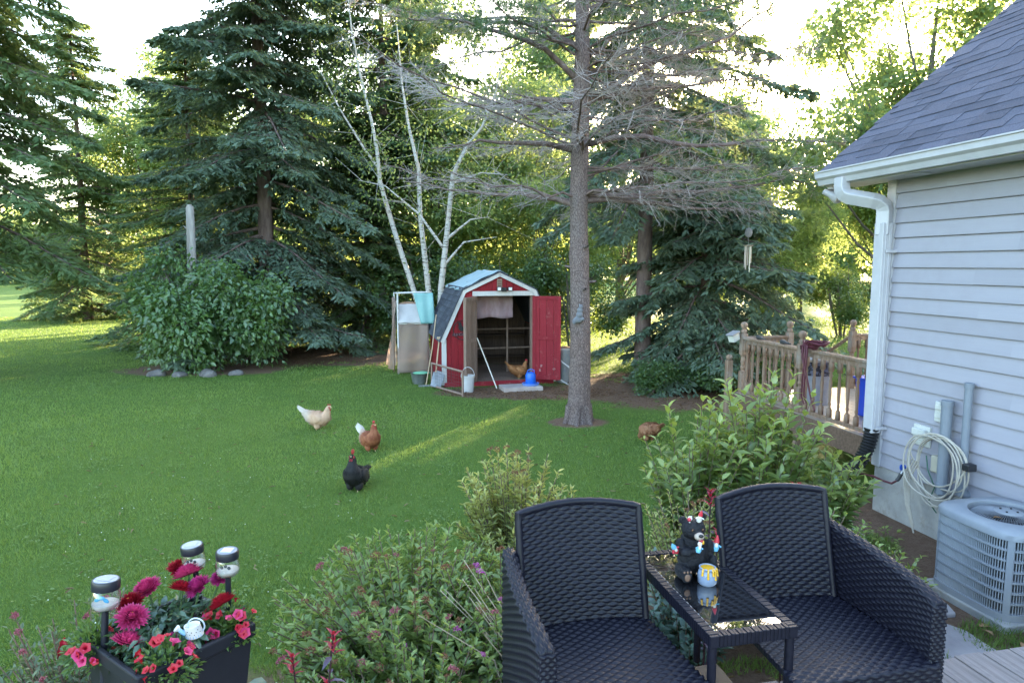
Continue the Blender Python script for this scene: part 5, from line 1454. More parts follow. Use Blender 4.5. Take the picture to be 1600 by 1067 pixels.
    hx, hz = head; f = Vector((fw[0], 0, fw[1])); u = Vector((-fw[1], 0, fw[0])); C0 = Vector((hx, 0, hz))
    b = MB()
    for k in range(5):
        p = C0 + f * (-.020 + .012 * k) + u * (.030 + (.014 * math.sin((k + 1) / 6 * math.pi) + (.010 if k % 2 == 0 else .0)) * comb_s); b.ball(p, (.010 * comb_s, .006, .016 * comb_s), 8, 6)
    b.build('comb', combm or COMB, t, True)
    for sy in (-1, 1):
        b = MB(); b.ball(C0 + f * .018 - u * .036 + Vector((0, sy * .010, 0)), (.009, .006, .018), 8, 6); b.ball(C0 + f * .008 + Vector((0, sy * .024, -.002)), (.017, .007, .018), 8, 6); b.build('wattle', combm or COMB, t, True)
        b = MB(); b.ball(C0 + f * .012 + u * .008 + Vector((0, sy * .0295, 0)), .0048, 8, 6); b.build('eye', EYE, t, True)
    b = MB(); b.tube([C0 + f * .026, C0 + f * .040 - u * .002, C0 + f * .052 - u * .008], [.011, .008, .0015], 8); b.build('beak', BEAK, t, True)
    return t
WHITEF = feathers('cream_feather', (.50, .32, .21), (.42, .24, .14), .45, .7, 9, (.52, .43, .35), (-.13, -.02))
hen('cream hen on the lawn seen from the side, head up to the right', (-3.07, 10.63, 0), R(-8), WHITEF, 1.0, 'up', mat('cream_tail', (.54, .47, .40), rough=.7), tail_up=.55, comb_s=.6)
BRN = feathers('rust_feather', (.20, .050, .018), (.30, .11, .045), .4, .65, 18, (.48, .38, .30), (-.15, -.03))
hen('rust brown hen with white tail feathers in the middle of the lawn', (-1.95, 9.32, 0), R(-52), BRN, .98, 'up', mat('white_tail', (.52, .47, .42), rough=.7), tail_up=1.5, comb_s=1.0, pitch=R(16))
BLK = feathers('black_feather', (.005, .0045, .005), (.014, .011, .011), .4, .7, 16)
hen('black hen facing the camera on the lawn', (-1.83, 7.62, 0), R(-100), BLK, 1.03, 'up', tail_up=.2, comb_s=1.5, pitch=R(24))
BUF = feathers('buff_feather', (.20, .065, .028), (.34, .18, .10), .4, .65, 16)
hen('buff brown hen pecking in the grass right of the trunk', (2.02, 9.88, 0), R(115), BUF, .98, 'peck', tail_up=.2)
GLD = feathers('golden_feather', (.26, .105, .035), (.34, .16, .065), .4, .65, 14)
hen('golden hen standing in the shed doorway', sw(.47, .16, .10), R(25), GLD, .98, 'up', tail_up=1.0)
# ------------------------------------------------------------------ wicker double seat on the front deck
WICK = mat('wicker', (.0045, .0045, .010), (.010, .0095, .018), 40, .42, None, 0, spec=.27)
WICKD = mat('wicker_frame', (.006, .0058, .009), rough=.5, spec=.3)
def weave(nm, S, nu, nv, parent, amp=.0050, m=None, su=4, sv=4, back=None):
    """woven panel: S(u,v) arrays -> points; nu stakes across, nv strands high, each strand over-under as real relief"""
    U = np.linspace(0, 1, nu * su + 1); Vv = np.linspace(0, 1, nv * sv + 1)
    uu, vv = np.meshgrid(U, Vv, indexing='ij')
    P = S(uu, vv)
    du = np.gradient(P, axis=0); dv = np.gradient(P, axis=1)
    N = np.cross(du, dv); N /= np.maximum(np.linalg.norm(N, axis=2, keepdims=True), 1e-9)
    cu_ = uu * nu; cv_ = vv * nv; row = np.minimum(np.floor(cv_), nv - 1); fr = cv_ - row
    over = .5 + .5 * np.cos(np.pi * (cu_ + row))
    hump = 1 - np.abs(2 * fr - 1) ** 3
    disp = amp * (hump * (-.25 + 1.35 * over) - .30 * (1 - hump))
    Q = P + N * disp[:, :, None]
    a, c = Q.shape[:2]
    idx = np.arange(a * c).reshape(a, c)
    F = np.stack([idx[:-1, :-1], idx[1:, :-1], idx[1:, 1:], idx[:-1, 1:]], -1).reshape(-1, 4)
    V = Q.reshape(-1, 3)
    th = .016
    Vb = (P - N * th).reshape(-1, 3); k = len(V)
    # coarse closing back
    F2 = F[:, ::-1] + k
    edge = np.concatenate([idx[:, 0], idx[-1, 1:], idx[-2::-1, -1], idx[0, -2:0:-1]])
    e2 = np.roll(edge, -1); F3 = np.stack([edge, edge + k, e2 + k, e2], 1)
    return inst(npmesh(nm, np.concatenate([V, Vb]), np.concatenate([F, F3]), m or WICK, smooth=True), nm, parent)
SEA = R(12.3)
seat = thing('wicker_loveseat', 'black woven wicker double seat with a joined middle table', 'loveseat', (.69, 2.71, DZ), SEA)
# local: x along the seat, y towards the back (+), front is -y
BW, BH, CXB = .50, .452, .428
def back_S(cx, sgn):
    def S(u, v):
        x = cx + (u - .5) * BW
        z = .36 + v * (BH - .030 + .030 * np.sin(np.pi * np.clip(.12 + .80 * (u if sgn < 0 else 1 - u), 0, 1)) ** 1.2)
        y = -.09 + .10 * v + .035 * (1 - (2 * u - 1) ** 2) * 1.0
        return np.stack([x, y, z], -1)
    return S
for sgn in (-1, 1):
    S = back_S(sgn * CXB, sgn)
    bk = weave('backrest', S, 20, 30, seat)
    us = np.linspace(0, 1, 24); top = S(us, np.ones(24)); lf = S(np.zeros(14), np.linspace(0, 1, 14)); rt = S(np.ones(14), np.linspace(0, 1, 14))
    path = [tuple(q) for q in lf] + [tuple(q) for q in top[1:]] + [tuple(q) for q in rt[::-1][1:]]
    b = MB(); b.tube([(p[0], p[1] + .006, p[2]) for p in path], [.0145 + .0016 * (i % 2) for i in range(len(path))], 8); b.build('border', WICK, bk, True)
    # back face panel
    S2 = lambda u, v, S=S: S(1 - u, v) + np.array([0, .026, 0])
    weave('back_panel', S2, 20, 30, bk)
    # seat
    def Ss(u, v, c=sgn * CXB):
        return np.stack([c + (u - .5) * (.52 + .06 * (1 - v)), -.60 + v * .55, .360 - .012 * np.sin(np.pi * u) * np.sin(np.pi * v) - .03 * np.clip(.12 - v, 0, 1) / .12 * .3], -1)
    weave('seat', Ss, 22, 34, seat)
    def Sf(u, v, c=sgn * CXB): return np.stack([c + (u - .5) * .58, -.604 + 0 * u, .06 + v * .292], -1)
    weave('front_panel', Sf, 24, 20, seat)
    # arm: thick woven side that slopes down to the front
    xa_ = sgn * (CXB + BW / 2 + .035)
    def arm_line(t):   # y, top z, outward bow
        y = .02 - .60 * t; z = .645 - .065 * t - .05 * np.clip(t - .75, 0, 1) ** 2 * 6
        return y, z
    def So(u, v, s_=sgn, x0=xa_):
        t = 1 - u if s_ > 0 else u; y, z = arm_line(t)
        return np.stack([x0 + s_ * (.026 + .022 * np.sin(np.pi * t * .9)) + 0 * v, y, .05 + v * (z - .05)], -1)
    def Si(u, v, s_=sgn, x0=xa_):
        t = u if s_ > 0 else 1 - u; y, z = arm_line(t)
        return np.stack([x0 - s_ * .026 + s_ * .02 * np.sin(np.pi * t * .9) + 0 * v, y, .33 + v * (z - .33)], -1)
    def St(u, v, s_=sgn, x0=xa_):
        t = 1 - u if s_ > 0 else u; y, z = arm_line(t)
        bow = np.sin(np.pi * t * .9)
        xo = x0 + s_ * (.026 + .022 * bow); xi = x0 - s_ * .026 + s_ * .02 * bow
        return np.stack([xo + (xi - xo) * v, y, z + .012 * np.sin(np.pi * v)], -1)
    def Sn(u, v, s_=sgn, x0=xa_):
        t = np.ones_like(u); y, z = arm_line(t); bow = math.sin(math.pi * .9)
        xo = x0 + s_ * (.026 + .022 * bow); xi = x0 - s_ * .026 + s_ * .02 * bow
        uu_ = u if s_ < 0 else 1 - u
        return np.stack([xo + (xi - xo) * uu_, y - .002, .05 + v * (z - .05)], -1)
    ar = weave('arm', So, 26, 40, seat)
    weave('inner_side', Si, 26, 22, ar); weave('arm_top', St, 26, 6, ar); weave('arm_front', Sn, 4, 38, ar)
    for yy in (-.56, -.02):
        b = MB(); b.tube([(xa_ + sgn * .0, yy, 0), (xa_, yy, .10)], .02, 8); b.build('foot', WICKD, seat, True)
b = MB(); b.box(-.16, .16, -.585, -.05, .07, .10); b.build('lower_shelf', WICKD, seat)
# middle table
TW, TD = .165, .345; TY = -.19; TZ = .525; TXC = .022
for nm, x0, x1, y0, y1 in (('table_rim', TXC - TW, TXC - TW + .034, TY - TD, TY + TD), ('table_rim', TXC + TW - .034, TXC + TW, TY - TD, TY + TD), ('table_rim', TXC - TW + .034, TXC + TW - .034, TY - TD, TY - TD + .036), ('table_rim', TXC - TW + .034, TXC + TW - .034, TY + TD - .036, TY + TD)):
    lng = (y1 - y0) > (x1 - x0)
    b = MB(); b.box(x0 + .002, x1 - .002, y0 + .002, y1 - .002, TZ - .040, TZ - .003); rim = b.build('table_rim', WICKD, seat)
    n = int((y1 - y0 if lng else x1 - x0) / .014)
    w_ = MB()
    for k in range(n):
        if lng: ya = y0 + (y1 - y0) * k / n; w_.box(x0, x1, ya + .0007, ya + (y1 - y0) / n - .0007, TZ - .043, TZ + (.001 if k % 2 else -.001))
        else: xa2 = x0 + (x1 - x0) * k / n; w_.box(xa2 + .0007, xa2 + (x1 - x0) / n - .0007, y0, y1, TZ - .043, TZ + (.001 if k % 2 else -.001))
    o = w_.build('wrap', WICK, rim, bevel=.002); o['kind'] = 'stuff'
m, nt, b_, out = newmat('table_glass'); b_.inputs['Base Color'].default_value = (.006, .006, .008, 1); b_.inputs['Roughness'].default_value = .015; b_.inputs['Specular IOR Level'].default_value = 1.0; b_.inputs['IOR'].default_value = 2.6
n = noise(nt, 30, 5, .8); lk(nt, mix_rgb(nt, ramp(nt, n.outputs[0], .70, .76), (.006, .006, .008), (.16, .15, .15)), b_.inputs['Base Color'])
b = MB(); b.box(TXC - TW + .0345, TXC + TW - .0345, TY - TD + .0365, TY + TD - .0365, TZ - .012, TZ - .004); b.build('glass_top', m, seat, bevel=.002)
for sx in (-1, 1):
    for yy in (TY - TD + .02, TY + TD - .02):
        b = MB(); b.tube([(TXC + sx * (TW - .018), yy, 0), (TXC + sx * (TW - .018), yy, TZ - .04)], [.0155 + .0012 * 0, .0155], 10); b.build('table_leg', WICK, seat, True)
def loc_seat(x, y, z): return (.69 + x * math.cos(SEA) - y * math.sin(SEA), 2.71 + x * math.sin(SEA) + y * math.cos(SEA), DZ + z)

# ------------------------------------------------------------------ bear figurine with honey pot and little gnomes
bx_, by_, bz_ = loc_seat(.02, -.085, TZ - .0035)
bear = thing('bear_figurine', 'painted black bear figurine with a honey pot and tiny gnomes on the glass table', 'figurine', (bx_, by_, bz_), R(8))
FURB = mat('bear_fur', (.006, .006, .009), (.014, .014, .019), 30, .5, None, .6, 90, spec=.3)
# faces -y (towards the camera)
b = MB()
def E(c, r, rot=None): b.ball(c, r, 18, 12, rot)
E((0, .012, .075), (.062, .055, .075)); E((0, .010, .135), (.052, .045, .045)); E((-.005, -.005, .195), (.048, .046, .044))
E((-.046, .005, .228), (.015, .010, .017)); E((.036, .006, .236), (.015, .010, .018)); E((-.002, -.045, .183), (.022, .022, .019))
E((-.052, -.028, .028), (.030, .055, .028)); E((.052, -.028, .028), (.030, .055, .028)); E((-.056, -.075, .032), (.022, .016, .030)); E((.060, -.075, .032), (.022, .016, .030))
E((-.060, -.012, .125), (.020, .022, .036)); E((-.045, -.045, .115), (.028, .020, .017), Matrix.Rotation(.3, 4, 'Z')); E((-.012, -.060, .125), (.016, .015, .015))
E((.064, -.006, .105), (.020, .022, .045)); E((.070, -.035, .062), (.016, .02, .03))
o = b.build('body', FURB, bear, True); md = o.modifiers.new('remesh', 'REMESH'); md.mode = 'VOXEL'; md.voxel_size = .0035; md.use_smooth_shade = True
sm_ = o.modifiers.new('smooth', 'SMOOTH'); sm_.iterations = 3; sm_.factor = .5
b = MB(); b.ball((-.002, -.058, .182), (.020, .018, .016), 14, 10); b.build('muzzle', mat('bear_muzzle', (.34, .24, .18), (.42, .36, .32), 40, .5), bear, True)
b = MB(); b.ball((-.002, -.076, .190), (.010, .006, .007), 12, 8); b.build('nose', mat('bear_nose', (.012, .012, .014), rough=.2), bear, True)
b = MB(); b.ball((.002, -.070, .168), (.010, .008, .006), 10, 6); b.build('mouth', COMB, bear, True)
b = MB(); b.ball((.008, -.074, .163), (.005, .004, .009), 8, 6); b.build('honey_drip', mat('honey', (.62, .33, .02), rough=.15, spec=.6), bear, True)
for sx in (-1, 1):
    b = MB(); b.ball((sx * .021 - .003, -.047, .203), (.0052, .004, .0052), 10, 8); ey = b.build('eye', mat('bear_eye', (.12, .05, .02), rough=.15), bear, True)
    b = MB(); b.ball((sx * .021 - .003, -.0505, .2035), .0028, 8, 6); b.build('pupil', EYE, ey, True)
    b = MB(); b.ball((sx * .058, -.0895, .030), (.012, .004, .015), 10, 8); b.build('paw_pad', mat('paw_pad', (.16, .09, .06), rough=.7), bear, True)
    for k in range(3): b = MB(); b.ball((sx * .058 + (k - 1) * .013, -.0885, .052), (.0045, .004, .005), 8, 6); b.build('toe_pad', MATS['paw_pad'], bear, True)
POTM = mat('pot_blue', (.20, .25, .36), (.25, .30, .41), 12, .3, spec=.6)
pot = bpy.data.objects.new('honey_pot', None); link(pot, bear); pot.location = (.022, -.090, 0)
b = MB(); b.lathe([(.0, 0), (.026, 0), (.036, .010), (.0375, .040), (.033, .058), (.029, .062), (.033, .067), (.033, .071), (.028, .072), (.027, .064), (.0, .064)], 28); b.build('jar', POTM, pot, True)
b = MB(); b.lathe([(.0, .0645), (.0275, .0645), (.0265, .069), (.0, .071)], 24)
for a, L in ((-1.9, .030), (-1.35, .018), (-1.05, .036), (-.6, .024), (-2.5, .02)):
    p = [(.030 * math.cos(a), .030 * math.sin(a), .071), (.0345 * math.cos(a), .0345 * math.sin(a), .068), (.036 * math.cos(a), .036 * math.sin(a), .06), (.0385 * math.cos(a), .0385 * math.sin(a), .066 - L)]
    b.tube(p, [.004, .0042, .004, .0048], 8)
b.build('honey', MATS['honey'], pot, True)
GW = mat('gnome_white', (.66, .64, .60), rough=.5); GR = mat('gnome_red', (.50, .03, .05), rough=.45); GB = mat('gnome_blue', (.16, .42, .62), rough=.45); GG = mat('gnome_green', (.05, .26, .10), rough=.5); GS = mat('gnome_skin', (.56, .34, .24), rough=.5)
def gnome(loc, rot, hat, coat, s_=1.0):
    g_ = bpy.data.objects.new('gnome', None); link(g_, bear); g_.location = loc; g_.rotation_euler = rot; g_.scale = (s_,) * 3
    b = MB(); b.lathe([(.0, 0), (.010, 0), (.013, .012), (.009, .026), (.0, .028)], 12); b.build('coat', coat, g_, True)
    b = MB(); b.ball((0, 0, .032), .0085, 10, 8); b.build('face', GS, g_, True)
    b = MB(); b.lathe([(.0, .036), (.0105, .036), (.009, .044), (.004, .058), (.0, .066)], 12); b.build('hat', hat, g_, True)
    b = MB(); b.ball((0, -.007, .024), (.007, .005, .012), 10, 8); b.build('beard', GW, g_, True)
    for sx in (-1, 1): b = MB(); b.tube([(sx * .010, 0, .022), (sx * .018, -.006, .020)], .0035, 6); b.build('arm', coat, g_, True); b = MB(); b.ball((sx * .006, -.002, -.004), (.005, .008, .005), 8, 6); b.build('boot', GG if coat is GR else WICKD, g_, True)
gnome((.006, -.03, .232), (R(20), R(8), R(-10)), GR, GW, .85)
gnome((-.022, -.012, .240), (R(60), R(-75), 0), GR, GW, .75)
gnome((-.012, -.074, .124), (R(-5), R(15), R(5)), GW, GB, .85)
gnome((-.078, -.018, .105), (R(15), R(-38), R(20)), GB, GR, 1.0)
gnome((.088, -.012, .100), (R(5), R(6), R(-20)), GR, GB, 1.05)

# ------------------------------------------------------------------ planter with dahlias, petunias and jar lamps
PLM = mat('planter_plastic', (.009, .009, .013), (.015, .015, .020), 8, .5, spec=.3)
SOILM = mat('potting_soil', (.03, .02, .014), (.055, .038, .026), 30, .95, None, .8, 60)
PR = R(54)
pc = (-1.20, 2.26)
pl = thing('planter', 'tall dark square planter at the bottom left, full of flowers', 'planter', (pc[0], pc[1], DZ), PR)
def sq_ring(h, z): return [(-h, -h, z), (h, -h, z), (h, h, z), (-h, h, z)]
PT = .495; top = .20; bot = .155
b = MB()
for ring in (sq_ring(bot, 0), sq_ring(top - .004, PT - .05), sq_ring(top + .006, PT - .045), sq_ring(top + .006, PT), sq_ring(top - .014, PT), sq_ring(top - .02, PT - .06)): b.v += ring
for i in range(5):
    for k in range(4): b.f.append([i * 4 + k, i * 4 + (k + 1) % 4, (i + 1) * 4 + (k + 1) % 4, (i + 1) * 4 + k])
b.f.append([3, 2, 1, 0])
b.build('pot', PLM, pl, bevel=.006)
for k in range(4):
    for z in (.13, .26):
        h = bot + (top - bot) * z / PT
        M_ = Matrix.Rotation(k * math.pi / 2, 4, 'Z'); b = MB(); b.box(-h + .03, h - .03, h - .001, h + .0035, z, z + .006, M_); b.build('groove_line', PLM, pl)
b = MB(); b.box(-top + .02, top - .02, -top + .02, top - .02, PT - .10, PT - .06); b.build('soil', SOILM, pl)
DAH_LEAF = leafmat('dahlia_leaf', (.026, .066, .030), (.070, .135, .062), (.12, .2, .05), .25, .08, .4)
PET_LEAF = leafmat('petunia_leaf', (.055, .115, .028), (.13, .22, .05), (.26, .36, .06), .35, .06)
def petals_mesh(name, m, R0, layers, npet, seed, tip=.0, dome=.55):
    g = np.random.default_rng(seed); P = []; D = []; N = []; L = []; W = []; T = []
    for l in range(layers):
        f = l / max(1, layers - 1)            # 0 outer .. 1 inner
        el = R(4 + 80 * f); n_ = max(5, int(npet * (1 - .62 * f)))
        for k in range(n_):
            a = 2 * math.pi * (k + .5 * (l % 2)) / n_ + g.normal(0, .06)
            d = np.array([math.cos(a) * math.cos(el), math.sin(a) * math.cos(el), math.sin(el)])
            P.append([0.10 * R0 * math.cos(a), .10 * R0 * math.sin(a), R0 * .18 * f]); D.append(d)
            N.append([-math.cos(a) * math.sin(el), -math.sin(a) * math.sin(el), math.cos(el)])
            L.append(R0 * (1 - .45 * f) * g.uniform(.9, 1.06)); W.append(R0 * .30 * (1 - .35 * f)); T.append(np.clip(.25 + .5 * (1 - f) + g.normal(0, .18), 0, 1))
    V, F, TT = leaves(P, D, N, L, W, PETAL, np.array(T))
    return npmesh(name, V, F, m, TT)
PINK = leafmat('dahlia_pink', (.42, .012, .10), (.62, .075, .22), (.7, .06, .2), .25, .03)
MAG = leafmat('dahlia_magenta', (.34, .010, .12), (.52, .05, .22), (.6, .05, .2), .25, .03)
CRIM = leafmat('dahlia_crimson', (.22, .004, .012), (.38, .012, .03), (.4, .02, .03), .2, .03)
dmesh = [petals_mesh('bloom', PINK, .054, 10, 22, 1), petals_mesh('bloom', CRIM, .048, 10, 22, 2), petals_mesh('bloom', MAG, .050, 9, 20, 3)]
core = MB(); core.ball((0, 0, .018), (.006, .006, .005), 10, 6); corem = core.mesh('centre', mat('dahlia_centre', (.55, .26, .03), rough=.7), True)
stm = mat('flower_stem', (.06, .11, .03), (.09, .15, .05), 8, .6)
def pworld(px, py):  # planter top coordinates to local
    return px, py
dah = thing('dahlia_plant', 'dahlia plant with pink and crimson blooms in the dark planter', 'plant', (pc[0], pc[1], DZ + PT - .062), 0)
# blooms given relative to the planter centre, world-aligned
blooms = [(0, (-.10, .06, .175), (.2, -.5)), (0, (-.08, -.08, .145), (.3, -.3)), (0, (-.065, -.14, .09), (.5, -.1)), (0, (.02, .12, .205), (.45, .1)), (2, (.075, .08, .175), (.55, .15)), (1, (-.125, .0, .155), (.2, -.4)), (1, (-.035, .17, .20), (.3, -.2)), (1, (.015, .07, .17), (.5, .0)), (1, (.185, .02, .145), (.65, .15)), (2, (.13, .13, .185), (.3, .5)), (2, (.06, -.08, .06), (.8, .1)), (0, (.11, -.10, .015), (.8, .1))]
for k, (mi, p, (tx, ty)) in enumerate(blooms):
    o = inst(dmesh[mi], 'bloom', dah, p, (R(48) * tx + .12, R(40) * ty, k * 1.3), 1.0 if k < 9 else .72)
    inst(corem, 'centre', o, (0, 0, .006))
    b = MB(); b.tube([(p[0] * .3, p[1] * .3, -.02), (p[0] * .8, p[1] * .8 + .01, p[2] * .6), (p[0], p[1] + .008, p[2] - .004)], [.005, .004, .0035], 6); b.build('stem', stm, dah, True)
g = np.random.default_rng(8); n = 620
a = g.random(n) * 6.283; rr = .17 * np.sqrt(g.random(n)); z = g.uniform(.0, .15, n) * (1 - .3 * rr / .17)
P = np.stack([rr * np.cos(a), rr * np.sin(a) - .01, z], 1)
D = np.stack([np.cos(a), np.sin(a), g.normal(.1, .4, n)], 1); N = g.normal(0, .35, (n, 3)); N[:, 2] += 1
V, F, T = leaves(P, D, N, g.uniform(.028, .055, n), g.uniform(.016, .030, n), BIGLEAF)
o = inst(npmesh('foliage', V, F, DAH_LEAF, T), 'foliage', dah); o['kind'] = 'stuff'
# petunias spilling over the corners
def trumpet(name, m, s=.020):
    b = MB(); n_ = 10; rings = [(.0, -.022), (.004, -.016), (.006, -.004), (.012, .002), (.020, .004)]
    vs_ = []
    for r_, z_ in rings:
        for k in range(n_): a_ = 2 * math.pi * k / n_; q = r_ * (1 + (.16 if k % 2 else -.08) * (r_ > .015)); vs_.append((q * math.cos(a_), q * math.sin(a_), z_ + (.002 if k % 2 else 0)))
    fs_ = [(i * n_ + k, i * n_ + (k + 1) % n_, (i + 1) * n_ + (k + 1) % n_, (i + 1) * n_ + k) for i in range(len(rings) - 1) for k in range(n_)]
    b.add(vs_, fs_); return b.mesh(name, m, True)
PTR = mat('petunia_red', (.40, .008, .030), (.34, .006, .022), 60, .5); PTP = mat('petunia_rose', (.50, .028, .13), (.42, .018, .09), 60, .5); PTC = mat('petunia_coral', (.42, .008, .022), (.36, .008, .018), 60, .5)
tm_ = [trumpet('flower', q) for q in (PTR, PTP, PTC)]
def petunia(label, c, r, nfl, seed, hang=.04, aim=(0, -.6, .6)):
    t = thing('petunia_plant', label, 'plant', (pc[0] + c[0], pc[1] + c[1], DZ + PT - .061), 0, 'red petunias in the planter')
    g = np.random.default_rng(seed); n = int(700 * r / .1)
    o_ = unit(g.normal(0, 1, (n, 3))) * g.random((n, 1)) ** .4 * np.array([r, r, .06]); o_[:, 2] += .055
    far = np.linalg.norm(o_[:, :2], axis=1) / r; o_[:, 2] -= hang * far ** 2
    D = unit(o_ + g.normal(0, .03, (n, 3))); N = g.normal(0, .6, (n, 3)); N[:, 2] += .8
    V, F, T = leaves(o_, D, N, g.uniform(.016, .030, n), g.uniform(.008, .014, n), FOLD)
    q = inst(npmesh('foliage', V, F, PET_LEAF, T), 'foliage', t); q['kind'] = 'stuff'
    sA = np.tile([0, 0, -.0], (60, 1)); sB = o_[:60] * .9
    inst(npmesh('stems', *sticks(sA, sB, .002, .001), stm), 'stems', t)
    for k in range(nfl):
        d = unit(np.array([[g.normal(aim[0], .8), g.normal(aim[1], .6), abs(g.normal(aim[2], .5)) + .1]]))[0]
        p = d * np.array([r * 1.02, r * 1.02, .085]) + [0, 0, .05 - hang * .6 * (abs(d[0]) + abs(d[1])) / 1.2]
        o2 = inst(tm_[int(g.integers(0, 3))], 'flower', t, tuple(p), (0, 0, 0), g.uniform(.55, .95))
        o2.rotation_euler = Vector(tuple(d + g.normal(0, .25, 3))).to_track_quat('Z', 'Y').to_euler()
petunia('red petunias spilling over the right corner of the planter', (.185, .06), .105, 20, 1, .03)
petunia('red petunias over the front edge of the planter', (.07, -.17), .105, 18, 2, .05)
petunia('red petunias over the left corner of the planter', (-.225, -.05), .105, 14, 3, .05)
# jar lamps
def glassmat():
    m, nt, b_, out = newmat('jar_glass')
    nt.nodes.remove(b_)
    tr = nt.nodes.new('ShaderNodeBsdfTransparent'); tr.inputs[0].default_value = (.94, .96, .95, 1); gl = nt.nodes.new('ShaderNodeBsdfGlossy'); gl.inputs['Roughness'].default_value = .03
    fr = nt.nodes.new('ShaderNodeMath'); fr.operation = 'MULTIPLY'; lw_ = nt.nodes.new('ShaderNodeLayerWeight'); lw_.inputs[0].default_value = .45; lk(nt, lw_.outputs['Facing'], fr.inputs[0]); fr.inputs[1].default_value = .95; mx = nt.nodes.new('ShaderNodeMixShader')
    lk(nt, fr.outputs[0], mx.inputs[0]); lk(nt, tr.outputs[0], mx.inputs[1]); lk(nt, gl.outputs[0], mx.inputs[2]); lk(nt, mx.outputs[0], out.inputs['Surface'])
    return m
JG = glassmat(); LIDM = mat('lid_black', (.014, .015, .022), rough=.35, spec=.5); SOL = mat('solar_cell', (.22, .23, .26), (.28, .29, .32), 3, .25, spec=.6)
def jar(label, loc, tilt, deco, s_=1.0):
    t = thing('jar_lamp', label, 'solar lamp', loc, 0, 'solar jar lamps in the planter'); t.rotation_euler = tilt; t.scale = (s_,) * 3
    b = MB(); b.lathe([(.0, -.06), (.0095, -.06), (.0095, .155), (.0, .155)], 14); b.build('stake', LIDM, t, True)
    b = MB(); b.lathe([(.012, .152), (.026, .153), (.036, .162), (.0395, .178), (.039, .20), (.034, .214), (.0325, .218)], 28); b.build('glass_jar', JG, t, True)
    b = MB(); b.lathe([(.0, .1565), (.025, .1575), (.034, .166), (.036, .174), (.0, .177)], 24); b.build('sand', mat('white_sand', (.64, .61, .58), (.54, .5, .47), 60, .9), t, True)
    b = MB(); b.lathe([(.0, .214), (.0365, .214), (.0375, .216), (.0375, .238), (.0355, .242), (.0, .242)], 30); lid = b.build('lid', LIDM, t, True)
    b = MB(); b.lathe([(.0, .2421), (.032, .2421), (.031, .2432), (.0, .2434)], 28); b.build('solar_disc', SOL, lid, True)
    b = MB(); b.box(-.0175, .0175, -.0175, .0175, .2436, .2442); b.build('solar_cell', mat('cell_white', (.55, .55, .57), rough=.3) if deco == 'w' else SOL, lid)
    cm_ = {'b': (.05, .30, .55), 'd': (.03, .035, .05), 'w': (.05, .06, .07)}[deco]
    dm = mat('jar_deco_' + deco, cm_, rough=.4)
    for k, (a, z) in enumerate(((-2.2, .188), (-1.5, .195), (-1.0, .187))):
        b = MB(); b.ball((.022 * math.cos(a), .022 * math.sin(a), z), (.010 if deco == 'b' else .006, .003, .006), 8, 6, Matrix.Rotation(.5 * (k - 1), 4, 'Y')); b.build('butterfly' if deco == 'b' else 'shell', dm, t, True)
bz0 = DZ + PT - .065
jar('jar lamp with blue shapes inside, standing left in the planter', (-1.375, 2.165, bz0 + .005), (R(-4), R(3), 0), 'b', 1.16)
jar('tilted jar lamp at the back of the planter', (-1.165, 2.43, bz0 + .05), (R(3), R(-3.5), 0), 'd', 1.06)
jar('jar lamp with a white square cell on its lid, rightmost of the three', (-1.035, 2.37, bz0 + .05), (R(1), R(1.5), 0), 'w', 1.06)
# watering can ornament on a stick
t = thing('watering_can_ornament', 'tiny white and blue watering can ornament among the dahlias', 'ornament', (-1.055, 2.15, bz0 + .105), R(8))
t.rotation_euler = (R(10), R(-8), R(8))
CW = mat('can_white', (.62, .61, .60), rough=.4); CB = mat('can_blue', (.26, .46, .66), rough=.4)
b = MB(); b.lathe([(.0, 0), (.027, 0), (.029, .004), (.025, .040), (.026, .043), (.023, .043), (.022, .034), (.0, .034)], 24, sy=.75); b.build('body', CW, t, True)
b = MB(); b.tube([(-.020, 0, .008), (-.036, 0, .022), (-.044, 0, .034)], [.010, .007, .006], 10); b.build('spout', CB, t, True)
b = MB(); b.lathe([(.0, 0), (.006, 0), (.012, .010), (.011, .013), (.0, .014)], 14, M=Matrix.Translation((-.043, 0, .033)) @ Matrix.Rotation(R(-40), 4, 'Y')); b.build('rose', CW, t, True)
b = MB(); b.tube([(.012 + .026 * math.cos(a), 0, .036 + .030 * math.sin(a)) for a in [R(-50 + 20 * k) for k in range(13)]], .0024, 7); b.build('handle', mat('can_handle', (.45, .52, .60), rough=.4), t, True)
g_ = random.Random(3)
for k in range(9): a = R(-150 + 15 * k); z = .016 + .018 * ((k * 7) % 5) / 5; b = MB(); b.ball((.0268 * math.cos(a), .020 * math.sin(a), z), .0017, 6, 4); b.build('dot', WICKD, t)
for k in range(8): a = R(-155 + 17 * k); b = MB(); b.tube([(.0288 * math.cos(a), .0217 * math.sin(a), .002), (.0282 * math.cos(a), .0212 * math.sin(a), .011)], .0012, 4); b.build('grass_stroke', CB, t)
b = MB(); b.tube([(0, 0, 0), (0, .01, -.10)], .0025, 6); b.build('stick', LIDM, t)

